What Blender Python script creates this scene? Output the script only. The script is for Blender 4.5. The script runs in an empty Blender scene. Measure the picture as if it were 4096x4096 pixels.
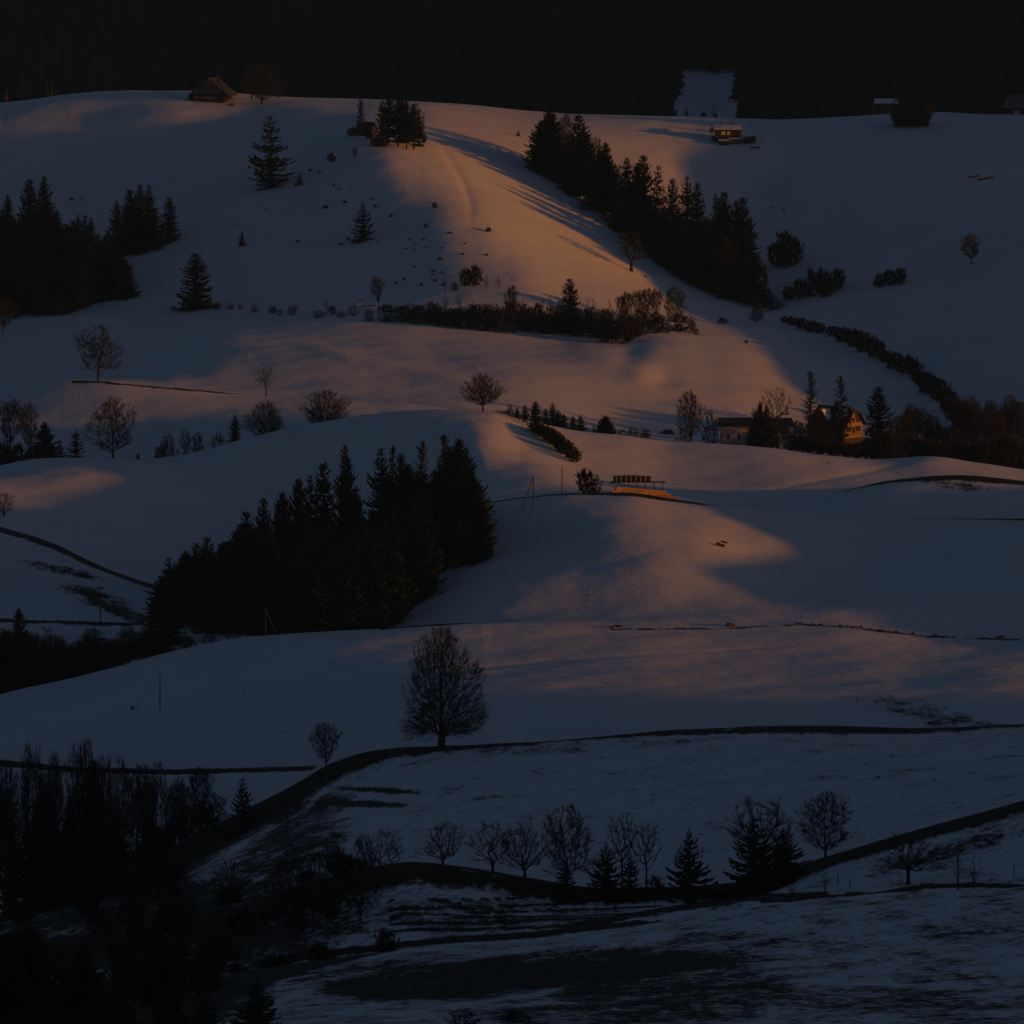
import bpy, math, random
import numpy as np
from mathutils import Vector, Matrix

# ------------------------------------------------------------------ camera, sky, sun, exposure
scene = bpy.context.scene
K = 0.2 / 4096.0            # metres per pixel of the 4096 px photograph at 1 m distance
HZ = -100.0                 # picture row of the camera's own level
SUN_EL, SUN_AZ = 3.0, -17.0 # elevation; azimuth from +X towards +Y (negative: in front, on the camera's side)
cam_d = bpy.data.cameras.new('camera')
cam = bpy.data.objects.new('camera', cam_d)
scene.collection.objects.link(cam)
cam.rotation_euler = (math.radians(90), 0, 0)
cam_d.sensor_width = 36.0
cam_d.sensor_fit = 'HORIZONTAL'
cam_d.lens = 36.0 / 0.2
cam_d.shift_y = -(2048.0 - HZ) / 4096.0
cam_d.clip_start = 1.0
cam_d.clip_end = 12000.0
scene.camera = cam

world = bpy.data.worlds.new('World')
scene.world = world
world.use_nodes = True
wn = world.node_tree
wn.nodes.clear()
sky = wn.nodes.new('ShaderNodeTexSky')
sky.sky_type = 'NISHITA'
sky.sun_disc = False
sky.sun_elevation = math.radians(SUN_EL)
sky.sun_rotation = math.radians(90.0 - SUN_AZ)
sky.altitude = 900.0
sky.air_density = 1.0
sky.dust_density = 2.0
sky.ozone_density = 2.2
bg = wn.nodes.new('ShaderNodeBackground')
bg.inputs['Strength'].default_value = 0.096
wo = wn.nodes.new('ShaderNodeOutputWorld')
wb = wn.nodes.new('ShaderNodeMix')          # white balance of the dusk sky
wb.data_type = 'RGBA'; wb.blend_type = 'MULTIPLY'
wb.inputs['Factor'].default_value = 1.0
wb.inputs['B'].default_value = (1.12, 1.0, 1.09, 1.0)
wn.links.new(sky.outputs[0], wb.inputs['A'])
wn.links.new(wb.outputs['Result'], bg.inputs[0])
wn.links.new(bg.outputs[0], wo.inputs[0])

sun_d = bpy.data.lights.new('sun', 'SUN')
sun_d.energy = 4.1
sun_d.angle = math.radians(1.1)
sun_d.color = (1.0, 0.33, 0.02)
sun = bpy.data.objects.new('sun', sun_d)
scene.collection.objects.link(sun)
_el, _az = math.radians(SUN_EL), math.radians(SUN_AZ)
SUNV = Vector((math.cos(_el) * math.cos(_az), math.cos(_el) * math.sin(_az), math.sin(_el)))
sun.rotation_euler = SUNV.to_track_quat('Z', 'Y').to_euler()

scene.view_settings.view_transform = 'Standard'
scene.view_settings.look = 'None'
scene.view_settings.exposure = -1.0
scene.view_settings.gamma = 1.0
scene.view_settings.use_curve_mapping = False
scene.render.engine = 'CYCLES'
scene.cycles.use_denoising = True
scene.cycles.max_bounces = 4
scene.cycles.diffuse_bounces = 2
scene.cycles.glossy_bounces = 2
scene.cycles.transparent_max_bounces = 4
scene.cycles.volume_bounces = 0
scene.cycles.use_adaptive_sampling = False

COL = scene.collection
rng = np.random.default_rng(7)
random.seed(11)

# ------------------------------------------------------------------ helpers
def pchip_eval(xk, yk, x):
    """Monotone cubic through knots; yk may be (n,) or (n, m)."""
    xk = np.asarray(xk, float); yk = np.asarray(yk, float)
    one = yk.ndim == 1
    if one: yk = yk[:, None]
    h = np.diff(xk)[:, None]
    d = np.diff(yk, axis=0) / h
    m = np.zeros_like(yk)
    if len(xk) > 2:
        w1 = 2 * h[1:] + h[:-1]; w2 = h[1:] + 2 * h[:-1]
        with np.errstate(divide='ignore', invalid='ignore'):
            hm = (w1 + w2) / (w1 / d[:-1] + w2 / d[1:])
        same = (d[:-1] * d[1:]) > 0
        m[1:-1] = np.where(same, np.nan_to_num(hm), 0)
    m[0] = d[0]; m[-1] = d[-1]
    x = np.clip(np.asarray(x, float), xk[0], xk[-1])
    i = np.clip(np.searchsorted(xk, x, side='right') - 1, 0, len(xk) - 2)
    hh = h[i]; t = ((x - xk[i])[:, None]) / hh
    t2, t3 = t * t, t * t * t
    r = (2*t3 - 3*t2 + 1) * yk[i] + (t3 - 2*t2 + t) * hh * m[i] + (-2*t3 + 3*t2) * yk[i+1] + (t3 - t2) * hh * m[i+1]
    return r[:, 0] if one else r

def mesh_obj(name, verts, faces, mat=None, parent=None, smooth=False):
    me = bpy.data.meshes.new(name)
    me.from_pydata([tuple(v) for v in verts], [], [tuple(f) for f in faces])
    me.update()
    if mat is not None: me.materials.append(mat)
    if smooth:
        me.shade_smooth()
    o = bpy.data.objects.new(name, me)
    COL.objects.link(o)
    if parent is not None: o.parent = parent
    return o

def tag(o, label=None, cat=None, group=None, kind=None):
    if label: o['label'] = label
    if cat: o['category'] = cat
    if group: o['group'] = group
    if kind: o['kind'] = kind
    return o

def empty(name, loc, rz=0.0):
    o = bpy.data.objects.new(name, None)
    o.empty_display_size = 0.5
    COL.objects.link(o)
    o.location = loc
    o.rotation_euler = (0, 0, rz)
    return o

# ------------------------------------------------------------------ materials
def new_mat(name):
    m = bpy.data.materials.new(name)
    m.use_nodes = True
    nt = m.node_tree
    return m, nt, nt.nodes['Principled BSDF']

def ramp(nt, fac, stops):
    r = nt.nodes.new('ShaderNodeValToRGB')
    el = r.color_ramp.elements
    el[0].position, el[0].color = stops[0][0], (*stops[0][1], 1)
    el[1].position, el[1].color = stops[-1][0], (*stops[-1][1], 1)
    for p, c in stops[1:-1]:
        e = el.new(p); e.color = (*c, 1)
    nt.links.new(fac, r.inputs[0])
    return r

def noise(nt, scale, detail=4, coord='Object', rough=0.55, stretch=None):
    tc = nt.nodes.new('ShaderNodeTexCoord')
    n = nt.nodes.new('ShaderNodeTexNoise')
    n.inputs['Scale'].default_value = scale
    n.inputs['Detail'].default_value = detail
    n.inputs['Roughness'].default_value = rough
    if stretch:
        mp = nt.nodes.new('ShaderNodeMapping')
        mp.inputs['Scale'].default_value = stretch
        nt.links.new(tc.outputs[coord], mp.inputs['Vector'])
        nt.links.new(mp.outputs[0], n.inputs['Vector'])
    else:
        nt.links.new(tc.outputs[coord], n.inputs['Vector'])
    return n

def simple_mat(name, c0, c1, scale=2.0, rough=0.85, stretch=None, coord='Object', bump=0.0):
    m, nt, b = new_mat(name)
    n = noise(nt, scale, 5, coord, stretch=stretch)
    r = ramp(nt, n.outputs['Fac'], [(0.3, c0), (0.7, c1)])
    nt.links.new(r.outputs[0], b.inputs['Base Color'])
    b.inputs['Roughness'].default_value = rough
    b.inputs['Specular IOR Level'].default_value = 0.25
    if bump:
        bp = nt.nodes.new('ShaderNodeBump'); bp.inputs['Strength'].default_value = bump
        nt.links.new(n.outputs['Fac'], bp.inputs['Height'])
        nt.links.new(bp.outputs[0], b.inputs['Normal'])
    return m

M = {}
M['bark'] = simple_mat('bark', (0.016, 0.013, 0.011), (0.035, 0.028, 0.023), 3.0)
M['twig'] = simple_mat('twig', (0.018, 0.015, 0.014), (0.038, 0.031, 0.028), 1.2)
M['needle'] = simple_mat('needle', (0.004, 0.011, 0.008), (0.010, 0.024, 0.016), 0.9)
M['far_needle'] = simple_mat('far_needle', (0.012, 0.020, 0.014), (0.055, 0.045, 0.032), 0.035, stretch=(1.0, 0.4, 0.25))
M['larch'] = simple_mat('larch_twig', (0.018, 0.015, 0.011), (0.034, 0.027, 0.019), 0.9)
M['shrub'] = simple_mat('shrub_twig', (0.018, 0.014, 0.012), (0.038, 0.028, 0.023), 1.2)
M['evergreen'] = simple_mat('evergreen_leaf', (0.015, 0.022, 0.012), (0.035, 0.042, 0.022), 1.5)
M['wood_dark'] = simple_mat('weathered_dark_wood', (0.035, 0.025, 0.018), (0.075, 0.053, 0.038), 2.0, stretch=(1, 1, 8))
M['wood_warm'] = simple_mat('warm_wood', (0.16, 0.10, 0.055), (0.26, 0.17, 0.09), 3.0, stretch=(1, 1, 8))
M['wood_log'] = simple_mat('stacked_log_wood', (0.28, 0.17, 0.08), (0.45, 0.28, 0.13), 2.0, stretch=(6, 1, 6))
M['roof_tile'] = simple_mat('brown_roof_tile', (0.045, 0.028, 0.022), (0.085, 0.052, 0.040), 3.0)
M['roof_grey'] = simple_mat('grey_shingle', (0.10, 0.095, 0.085), (0.17, 0.16, 0.14), 2.0, stretch=(1, 1, 6))
M['plaster'] = simple_mat('cream_plaster', (0.42, 0.38, 0.31), (0.52, 0.47, 0.38), 0.8)
M['plaster_ochre_lit'] = simple_mat('sunlit_ochre_plaster', (0.32, 0.21, 0.09), (0.40, 0.27, 0.12), 1.0)  # only for the sunlit parts of the village house gable
M['glass'] = simple_mat('dark_window_glass', (0.012, 0.013, 0.015), (0.02, 0.022, 0.025), 0.5, rough=0.15)
M['stone'] = simple_mat('field_stone', (0.06, 0.055, 0.05), (0.13, 0.12, 0.105), 2.5, bump=0.3)
M['metal'] = simple_mat('rusty_metal', (0.09, 0.05, 0.03), (0.16, 0.09, 0.05), 4.0)
M['roofsnow'] = simple_mat('roof_snow', (0.74, 0.76, 0.79), (0.82, 0.83, 0.85), 0.6)
def emit_mat(name, col, strength):
    m, nt, b = new_mat(name)
    n = noise(nt, 2.2, 2)
    r = ramp(nt, n.outputs['Fac'], [(0.35, tuple(c * 0.45 for c in col)), (0.65, col)])
    b.inputs['Base Color'].default_value = (0.02, 0.015, 0.01, 1)
    nt.links.new(r.outputs[0], b.inputs['Emission Color'])
    b.inputs['Emission Strength'].default_value = strength
    return m
M['window_lit'] = emit_mat('lit_window_glass', (1.0, 0.30, 0.06), 0.5)

def terrain_mat():
    m, nt, b = new_mat('snow_and_grass')
    at = nt.nodes.new('ShaderNodeAttribute'); at.attribute_name = 'bare'
    n1 = noise(nt, 0.22, 6, rough=0.65, stretch=(0.8, 0.45, 1.0))
    n2 = noise(nt, 1.1, 4, rough=0.7, stretch=(0.9, 0.5, 1.0))
    mx = nt.nodes.new('ShaderNodeMath'); mx.operation = 'MULTIPLY_ADD'   # mixed noise 0..1
    nt.links.new(n2.outputs['Fac'], mx.inputs[0]); mx.inputs[1].default_value = 0.45
    sc = nt.nodes.new('ShaderNodeMath'); sc.operation = 'MULTIPLY'
    nt.links.new(n1.outputs['Fac'], sc.inputs[0]); sc.inputs[1].default_value = 0.55
    nt.links.new(sc.outputs[0], mx.inputs[2])
    inv = nt.nodes.new('ShaderNodeMath'); inv.operation = 'SUBTRACT'      # bare - (1 - noise stretched)
    st = nt.nodes.new('ShaderNodeMapRange')
    st.inputs['From Min'].default_value = 0.30; st.inputs['From Max'].default_value = 0.70
    nt.links.new(mx.outputs[0], st.inputs['Value'])
    nt.links.new(at.outputs['Fac'], inv.inputs[0]); nt.links.new(st.outputs[0], inv.inputs[1])
    k = nt.nodes.new('ShaderNodeMapRange')
    k.inputs['From Min'].default_value = -0.14; k.inputs['From Max'].default_value = 0.20
    nt.links.new(inv.outputs[0], k.inputs['Value'])
    gn = noise(nt, 0.6, 5)
    g = ramp(nt, gn.outputs['Fac'], [(0.3, (0.010, 0.012, 0.006)), (0.7, (0.034, 0.034, 0.016))])
    sn = noise(nt, 0.05, 4)
    s = ramp(nt, sn.outputs['Fac'], [(0.3, (0.74, 0.76, 0.79)), (0.7, (0.80, 0.81, 0.83))])
    mix = nt.nodes.new('ShaderNodeMix'); mix.data_type = 'RGBA'
    nt.links.new(k.outputs[0], mix.inputs['Factor'])
    nt.links.new(s.outputs[0], mix.inputs['A']); nt.links.new(g.outputs[0], mix.inputs['B'])
    nt.links.new(mix.outputs['Result'], b.inputs['Base Color'])
    b.inputs['Roughness'].default_value = 0.75
    b.inputs['Specular IOR Level'].default_value = 0.12
    # fine wind texture of the snow surface
    bn = noise(nt, 0.35, 6, rough=0.6)
    bp = nt.nodes.new('ShaderNodeBump')
    bp.inputs['Strength'].default_value = 0.45; bp.inputs['Distance'].default_value = 0.3
    nt.links.new(bn.outputs['Fac'], bp.inputs['Height'])
    nt.links.new(bp.outputs[0], b.inputs['Normal'])
    return m
M['terrain'] = terrain_mat()

# ------------------------------------------------------------------ terrain
# Cross-sections of the land at fixed distances: (distance m, [(picture column, picture row) ...]).
R = 5200; RR = 7200  # columns past the right edge; unseen land there is shaped to cast shade
def sh(pts, d):
    return [(x, r + (d if not callable(d) else d(x))) for x, r in pts]
A = [(0,4050),(600,3960),(1150,3865),(1700,3785),(2120,3755),(2500,3712),(3180,3605),(3500,3572),(4096,3548),(R,3200),(RR,2850)]
B = [(0,3800),(1000,3600),(1400,3490),(1650,3442),(1800,3448),(2100,3495),(2400,3540),(2700,3548),(3000,3530),(3250,3452),(3600,3342),(4096,3192),(R,2850),(RR,2500)]
C = [(0,3760),(300,3610),(640,3425),(1000,3232),(1200,3132),(1330,3062),(1500,3010),(1750,2985),(2100,2960),(2600,2922),(3100,2905),(3600,2912),(3900,2897),(4096,2888),(R,2870),(RR,2860)]
D = [(0,2780),(300,2700),(620,2620),(1000,2550),(1520,2514),(1850,2492),(2100,2486),(2500,2496),(3000,2500),(3500,2508),(4096,2480),(R,2300),(RR,2250)]
E = [(0,2115),(200,2170),(400,2260),(630,2338),(1000,2440),(1300,2440),(1500,2330),(1700,2180),(1960,2012),(2120,1988),(2300,1975),(2500,1976),(2700,2000),(2900,2022),(3100,2045),(3300,2062),(4096,2074),(R,1940),(RR,1880)]
F = [(0,1872),(150,1842),(550,1837),(800,1792),(1000,1742),(1300,1690),(1600,1647),(1750,1640),(1950,1646),(2080,1672),(2300,1720),(2500,1752),(2700,1780),(3000,1787),(3300,1812),(3500,1826),(3700,1820),(3900,1850),(4096,1886),(R,1960),(RR,1960)]
G = [(0,1575),(100,1545),(290,1522),(400,1525),(600,1545),(900,1568),(1300,1592),(1700,1626),(1900,1652),(2200,1695),(2500,1748),(2900,1782),(3400,1818),(4096,1862),(R,1900),(RR,1880)]
I = [(0,407),(200,385),(400,370),(600,362),(750,362),(1000,373),(1300,390),(1700,412),(2100,440),(2500,462),(2800,470),(3100,475),(3400,465),(3800,450),(4096,455),(R,190),(6200,-50),(RR,-900)]
PROF = [
 (20, [(0,8000),(RR,8000)]), (100, [(0,6000),(RR,6000)]), (250, [(0,5100),(RR,5000)]),
 (430, [(0,4250),(1000,4200),(2048,4150),(4096,4110),(R,3950),(RR,3650)]),
 (520, [(0,4150),(1000,4020),(2000,3940),(3000,3850),(4096,3800),(R,3500),(RR,3200)]),
 (600, A), (614, sh(A, 26)),
 (640, [(0,3950),(1000,3800),(1600,3715),(2000,3700),(2400,3665),(3000,3585),(3400,3558),(4096,3470),(R,3080),(RR,2750)]),
 (664, sh(B, lambda x: float(np.interp(x, [2000, 3000], [95, 62])))), (675, B), (690, sh(B, 26)),
 (740, [(0,3700),(600,3560),(1000,3420),(1400,3330),(2000,3290),(2600,3270),(3200,3230),(4096,3120),(R,2760),(RR,2400)]),
 (838, sh(C, lambda x: float(np.interp(x, [1200, 1500, 1800], [85, 50, 24])))), (846, C), (858, sh(C, 16)),
 (900, [(0,3330),(400,3290),(700,3225),(1000,3110),(1330,2980),(1750,2852),(2100,2826),(2500,2812),(3200,2812),(3600,2808),(4096,2800),(R,2830),(RR,2830)]),
 (950, [(0,3010),(300,2990),(700,2905),(1000,2805),(1330,2735),(1750,2688),(2100,2672),(2500,2664),(3200,2676),(3600,2675),(4096,2655),(R,2670),(RR,2670)]),
 (1000, D), (1010, sh(D, lambda x: float(np.interp(x, [1500, 1800, 2700, 3200, 4096], [12, 6, -35, -45, -85])))),
 (1040, [(0,2490),(640,2500),(1000,2540),(1400,2540),(1520,2500),(1700,2420),(1900,2345),(2300,2285),(2600,2262),(2900,2290),(3200,2335),(3400,2345),(3700,2322),(4096,2275),(R,2200),(RR,2120)]),
 (1075, [(0,2350),(300,2385),(630,2430),(1000,2490),(1300,2500),(1500,2410),(1700,2300),(1900,2210),(2200,2135),(2500,2092),(2750,2112),(3000,2172),(3200,2208),(3400,2220),(3700,2198),(4096,2150),(R,1960),(RR,1900)]),
 (1120, E), (1135, sh(E, 10)),
 (1150, [(0,2100),(300,2165),(600,2240),(1000,2330),(1300,2320),(1600,2150),(1900,2010),(2100,1995),(2400,1973),(2700,1990),(3000,2030),(3200,2035),(3600,2010),(4096,2012),(R,2000),(RR,1980)]),
 (1175, [(0,2040),(300,2090),(600,2150),(1000,2215),(1300,2190),(1600,2095),(1800,2000),(1950,1950),(2100,1945),(2400,1968),(2700,1995),(3000,2035),(3090,2035),(3300,1975),(3600,1922),(3800,1912),(4096,1936),(R,1990),(RR,1990)]),
 (1195, [(0,2000),(300,2040),(600,2095),(1000,2140),(1300,2125),(1600,2035),(1800,1945),(1950,1895),(2100,1893),(2400,1942),(2700,1975),(3000,2000),(3300,1998),(3600,1960),(3800,1955),(4096,1985),(R,2040),(RR,2040)]),
 (1230, [(0,1912),(300,1916),(560,1930),(800,1958),(1000,1966),(1300,1920),(1600,1840),(1800,1780),(1920,1755),(2100,1800),(2400,1872),(2700,1912),(3000,1922),(3300,1930),(3600,1932),(3900,1950),(4096,1974),(R,2040),(RR,2040)]),
 (1280, F), (1300, sh(F, 16)),
 (1340, [(0,1800),(500,1770),(1000,1700),(1500,1672),(1700,1668),(1950,1692),(2300,1742),(2700,1792),(3000,1802),(3400,1835),(4096,1892),(R,1950),(RR,1930)]),
 (1400, G), (1415, sh(G, lambda x: float(np.interp(x, [1400, 2100], [8, -15])))),
 (1500, [(0,1530),(500,1492),(1000,1440),(1500,1424),(2000,1438),(2300,1466),(2600,1496),(2900,1542),(3200,1604),(3500,1637),(3790,1650),(3950,1600),(4096,1545),(R,1420),(RR,1380)]),
 (1560, [(0,1425),(500,1385),(1000,1335),(1500,1318),(2000,1348),(2300,1365),(2600,1365),(2900,1405),(3200,1460),(3610,1490),(3800,1440),(4096,1370),(R,1270),(RR,1230)]),
 (1620, [(0,1325),(500,1288),(1000,1240),(1500,1200),(1900,1150),(2050,1148),(2300,1200),(2700,1285),(3000,1332),(3380,1358),(3600,1320),(4096,1235),(R,1130),(RR,1090)]),
 (1700, [(0,1190),(300,1145),(700,1065),(1100,985),(1450,908),(1650,860),(1770,850),(1900,870),(2200,980),(2525,1112),(2850,1222),(3080,1250),(3300,1208),(3700,1115),(4096,1020),(R,870),(RR,800)]),
 (1780, [(0,910),(400,850),(800,770),(1200,672),(1420,610),(1550,600),(1700,625),(2000,728),(2300,852),(2600,960),(2850,1005),(3000,1010),(3200,980),(3600,900),(4096,810),(R,710),(RR,680)]),
 (1850, [(0,700),(400,650),(800,585),(1200,515),(1500,480),(1700,495),(2000,560),(2300,640),(2600,710),(2800,745),(2950,750),(3200,715),(3600,640),(4096,572),(R,430),(RR,400)]),
 (1950, I), (1980, sh(I, 18)),
 (2050, [(0,520),(4096,520),(R,-100),(RR,-900)]),
 (2150, [(0,400),(2700,400),(2830,425),(2950,400),(4096,390),(R,-350),(RR,-1200)]),
 (2300, [(0,230),(2048,220),(2830,250),(4096,200),(R,-600),(RR,-1500)]),
 (2500, [(0,20),(2048,0),(4096,-20),(R,-900),(RR,-1900)]),
 (2750, [(0,-180),(2048,-200),(4096,-250),(R,-1100),(RR,-2100)]),
 (3300, [(0,-350),(4096,-400),(R,-900),(RR,-1500)]),
 (5500, [(0,-300),(4096,-300),(R,-600),(RR,-900)]),
]
YK = np.array([p[0] for p in PROF], float)
px_in = np.arange(-60, 4161, 6.4)
px_l = np.array([-9000, -6000, -4000, -3000, -2200, -1600, -1200, -900, -650, -450, -300, -200, -120], float)
px_r = np.array([4230, 4320, 4430, 4560, 4700, 4850, 5000, 5200, 5450, 5750, 6100, 6500, 7000, 7600, 8500, 10000, 13000], float)
PX = np.concatenate([px_l, px_in, px_r])
ys = [20, 45, 70, 100, 140, 190, 250, 310, 370, 400]
y = 415.0
while y < 2000: ys.append(y); y += 1.6 if y < 700 else 0.9 if 885 < y < 1012 else 1.4 if 1090 < y < 1180 else 2.2 if y < 1300 else 2.7
while y < 2800: ys.append(y); y += 14
ys += [2900, 3000, 3150, 3300, 3600, 4000, 4600, 5500]
YS = np.array(sorted(set(ys) | set(YK)), float)
rows_k = np.zeros((len(YK), len(PX)))
for i, (yy, pts) in enumerate(PROF):
    a = np.array(pts, float)
    rows_k[i] = pchip_eval(a[:, 0], a[:, 1], PX)
ROW = pchip_eval(YK, rows_k, YS)                    # picture row of the ground at (distance, column)
Z = -(ROW - HZ) * K * YS[:, None]
X = (PX[None, :] - 2048.0) * K * YS[:, None]
Y = np.repeat(YS[:, None], len(PX), 1)

# soft rolling of the ground: sums of long waves in world space
def waves(x, y, wl, amp, seed, n=9, aniso=1.0):
    r = np.random.default_rng(seed)
    out = np.zeros_like(x)
    for _ in range(n):
        th = r.uniform(0, math.pi * 2); w = wl * r.uniform(0.7, 1.5)
        out += np.sin((x * math.cos(th) + y * math.sin(th) * aniso) * 2 * math.pi / w + r.uniform(0, 6.28))
    return out * amp / math.sqrt(n)
roll_w = np.clip((Y - 420) / 200, 0, 1) * np.clip((2050 - Y) / 80, 0, 1)
Z += roll_w * (waves(X, Y, 95, 0.42, 3) + waves(X, Y, 38, 0.20, 4) + waves(X, Y, 16, 0.065, 5) + waves(X, Y, 7, 0.022, 6))

def row_of(z, y): return HZ - z / (K * y)
def col_i(px): return np.interp(px, PX, np.arange(len(PX)))
def row_i(y): return np.interp(y, YS, np.arange(len(YS)))
def gz(px, y):
    c = float(col_i(px)); r = float(row_i(y))
    c0, r0 = min(int(c), len(PX) - 2), min(int(r), len(YS) - 2)
    fc, fr = c - c0, r - r0
    return float((Z[r0, c0] * (1 - fc) + Z[r0, c0 + 1] * fc) * (1 - fr) + (Z[r0 + 1, c0] * (1 - fc) + Z[r0 + 1, c0 + 1] * fc) * fr)
def at(px, y, dz=0.0):
    """Point on the ground in picture column px at distance y."""
    return Vector(((px - 2048.0) * K * y, y, gz(px, y) + dz))
def find_y(px, row, ymin=415, ymax=2000):
    """Distance of the ground first seen at picture position (px, row)."""
    c = int(round(float(col_i(px))))
    rr = HZ - Z[:, c] / (K * YS)
    vis = 1e9
    for j in range(len(YS)):
        if YS[j] < ymin or YS[j] > ymax: continue
        if rr[j] <= row:
            return float(YS[j])
    return float(ymax)
def seg_dist(px, row, pts):
    """Distance in picture pixels from (px, row) arrays to a polyline, and the parameter along it."""
    best = np.full(px.shape, 1e9); par = np.zeros(px.shape)
    n = len(pts) - 1
    for i in range(n):
        (x0, y0), (x1, y1) = pts[i], pts[i + 1]
        dx, dy = x1 - x0, y1 - y0
        t = np.clip(((px - x0) * dx + (row - y0) * dy) / (dx * dx + dy * dy + 1e-9), 0, 1)
        d = np.hypot(px - (x0 + t * dx), row - (y0 + t * dy))
        u = d < best
        best = np.where(u, d, best); par = np.where(u, (i + t) / n, par)
    return best, par
PXG = np.repeat(PX[None, :], len(YS), 0)
ROWG = HZ - Z / (K * Y)
def bump(px, row, sx, sy, h, y0, y1):
    global Z
    w = np.exp(-((PXG - px) / sx) ** 2 - ((ROWG - row) / sy) ** 2) * (Y > y0) * (Y < y1)
    Z += h * w
def trench(pts, w, h, y0, y1):
    global Z
    d, t = seg_dist(PXG, ROWG, pts)
    Z += h * np.exp(-(d / w) ** 2) * np.clip(np.sin(t * math.pi), 0, 1) * (Y > y0) * (Y < y1)
# land features: knolls, gullies and tracks
bump(1250, 440, 130, 26, 0.8, 1800, 1950)
bump(700, 450, 150, 18, 0.6, 1800, 1950)
trench([(1730,545),(1790,620),(1850,720),(1885,820),(1880,900)], 16, -0.3, 1600, 1900)
trench([(1540,600),(1620,650),(1700,690)], 14, -0.2, 1600, 1900)
trench([(1990,850),(2150,900),(2300,950)], 18, 0.15, 1600, 1900)
bump(2850, 645, 60, 40, -0.9, 1700, 1900)
bump(2510, 1415, 60, 42, -0.6, 1420, 1620)
bump(2560, 1500, 70, 45, 0.55, 1420, 1620)
bump(2660, 1510, 60, 50, -0.45, 1420, 1620)
bump(2330, 1400, 90, 30, 0.3, 1420, 1620)
trench([(1120,1365),(1250,1390),(1400,1435),(1600,1475),(1800,1515),(1950,1560)], 26, 0.5, 1420, 1620)
trench([(1600,1370),(1750,1430),(1900,1480),(2050,1500)], 40, -0.35, 1420, 1620)
bump(880, 1480, 90, 50, 0.4, 1420, 1620)
bump(700, 1500, 60, 40, 0.25, 1420, 1620)
bump(330, 1880, 260, 60, 0.7, 1150, 1290)
bump(2250, 1900, 120, 60, 0.0, 1150, 1290)
trench([(1300,1900),(1700,1960),(1900,2010)], 60, -0.6, 1150, 1290)
# sledge and foot tracks
trench([(1500,1850),(1620,1790),(1700,1720),(1760,1660)], 7, -0.18, 1180, 1285)
trench([(2150,2360),(2400,2260),(2650,2190),(2900,2240),(3200,2300)], 7, -0.16, 1005, 1115)
trench([(1200,2820),(1700,2700),(2200,2640),(2900,2600),(3500,2560)], 7, -0.15, 870, 998)
trench([(3050,620),(3300,700),(3600,760),(3950,900)], 7, -0.25, 1650, 1945)
trench([(350,560),(700,640),(1000,600),(1330,560)], 7, -0.25, 1650, 1945)
trench([(900,3350),(1700,3180),(2500,3120),(3300,3060),(4000,2990)], 8, -0.12, 690, 840)
ROWG = HZ - Z / (K * Y)

# where the snow has gone: grass banks, ditches, trodden patches (0 snow .. 1 bare)
bare = np.zeros_like(Z)
def bank(pts, w0, w1, y0, y1, soft=0.35, amt=1.0):
    global bare
    d, t = seg_dist(PXG, ROWG, pts)
    w = w0 + (w1 - w0) * t
    m = np.clip((w * (1 + soft) - d) / (w * 2 * soft), 0, 1) * amt
    bare = np.maximum(bare, m * (Y >= y0) * (Y <= y1))
def patch(px, row, sx, sy, amt, y0, y1, tilt=0.0):
    global bare
    dx = PXG - px; dy = ROWG - row - tilt * dx
    bare = np.maximum(bare, np.clip(amt * 1.5 * np.exp(-(dx / sx) ** 2 - (dy / sy) ** 2), 0, amt) * (Y >= y0) * (Y <= y1))
def below_crest(pts, width, y0, y1, x0=-9999, x1=99999):
    """Bank of bare grass just under a crest line."""
    global bare
    a = np.array(pts, float)
    cr = pchip_eval(a[:, 0], a[:, 1], PX)[None, :]
    wd = np.interp(PX, [p[0] for p in width], [p[1] for p in width])[None, :]
    d = ROWG - cr
    m = np.clip((wd * 1.35 - d) / (wd * 0.7 + 1e-6), 0, 1) * (d > -30) * (PXG >= x0) * (PXG <= x1)
    bare = np.maximum(bare, m * 0.90 * (Y >= y0) * (Y <= y1))
trench([(2950,1985),(3200,1935),(3500,1880),(3700,1835)], 9, -0.25, 1180, 1290)
ROWG = HZ - Z / (K * Y)
below_crest(C, [(0,260),(600,170),(1000,120),(1250,95),(1400,60),(1600,36),(1750,26),(2200,18),(2700,28),(3300,30),(3800,26),(4096,22)], 780, 850)
below_crest(B, [(0,220),(1000,170),(1500,110),(1800,110),(2300,90),(2700,55),(3000,62),(3250,42),(3600,48),(4096,66)], 620, 679)
below_crest(A, [(0,300),(700,230),(1150,55),(1500,10),(1700,2)], 520, 603, x1=1700)
patch(600, 3700, 900, 260, 0.82, 560, 850)
bank([(0,3052),(300,3080),(700,3088),(1330,3072)], 13, 9, 880, 990)
bank([(0,2482),(640,2500)], 7, 5, 1012, 1075)
below_crest(E, [(0,16),(300,26),(500,22),(640,28),(700,0)], 1085, 1123, x1=700)
below_crest(E, [(1960,2),(2300,4),(2600,10),(2800,9),(2950,2),(3000,0)], 1100, 1123, x0=1950, x1=3000)
bank([(2640,1990),(2780,2000)], 9, 12, 1085, 1123)
below_crest([(3080,2045),(3300,1975),(3600,1922),(3800,1912),(4096,1936)], [(3080,4),(3300,7),(3600,8),(3900,11),(4096,5)], 1155, 1178, x0=3090)
patch(3840, 1945, 170, 20, 0.50, 1150, 1178, 0.10)
bank([(3380,2066),(4096,2077)], 2, 5, 1100, 1125)
bank([(1520,2514),(1850,2492),(2010,2484)], 5, 4, 985, 1003)
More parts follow.
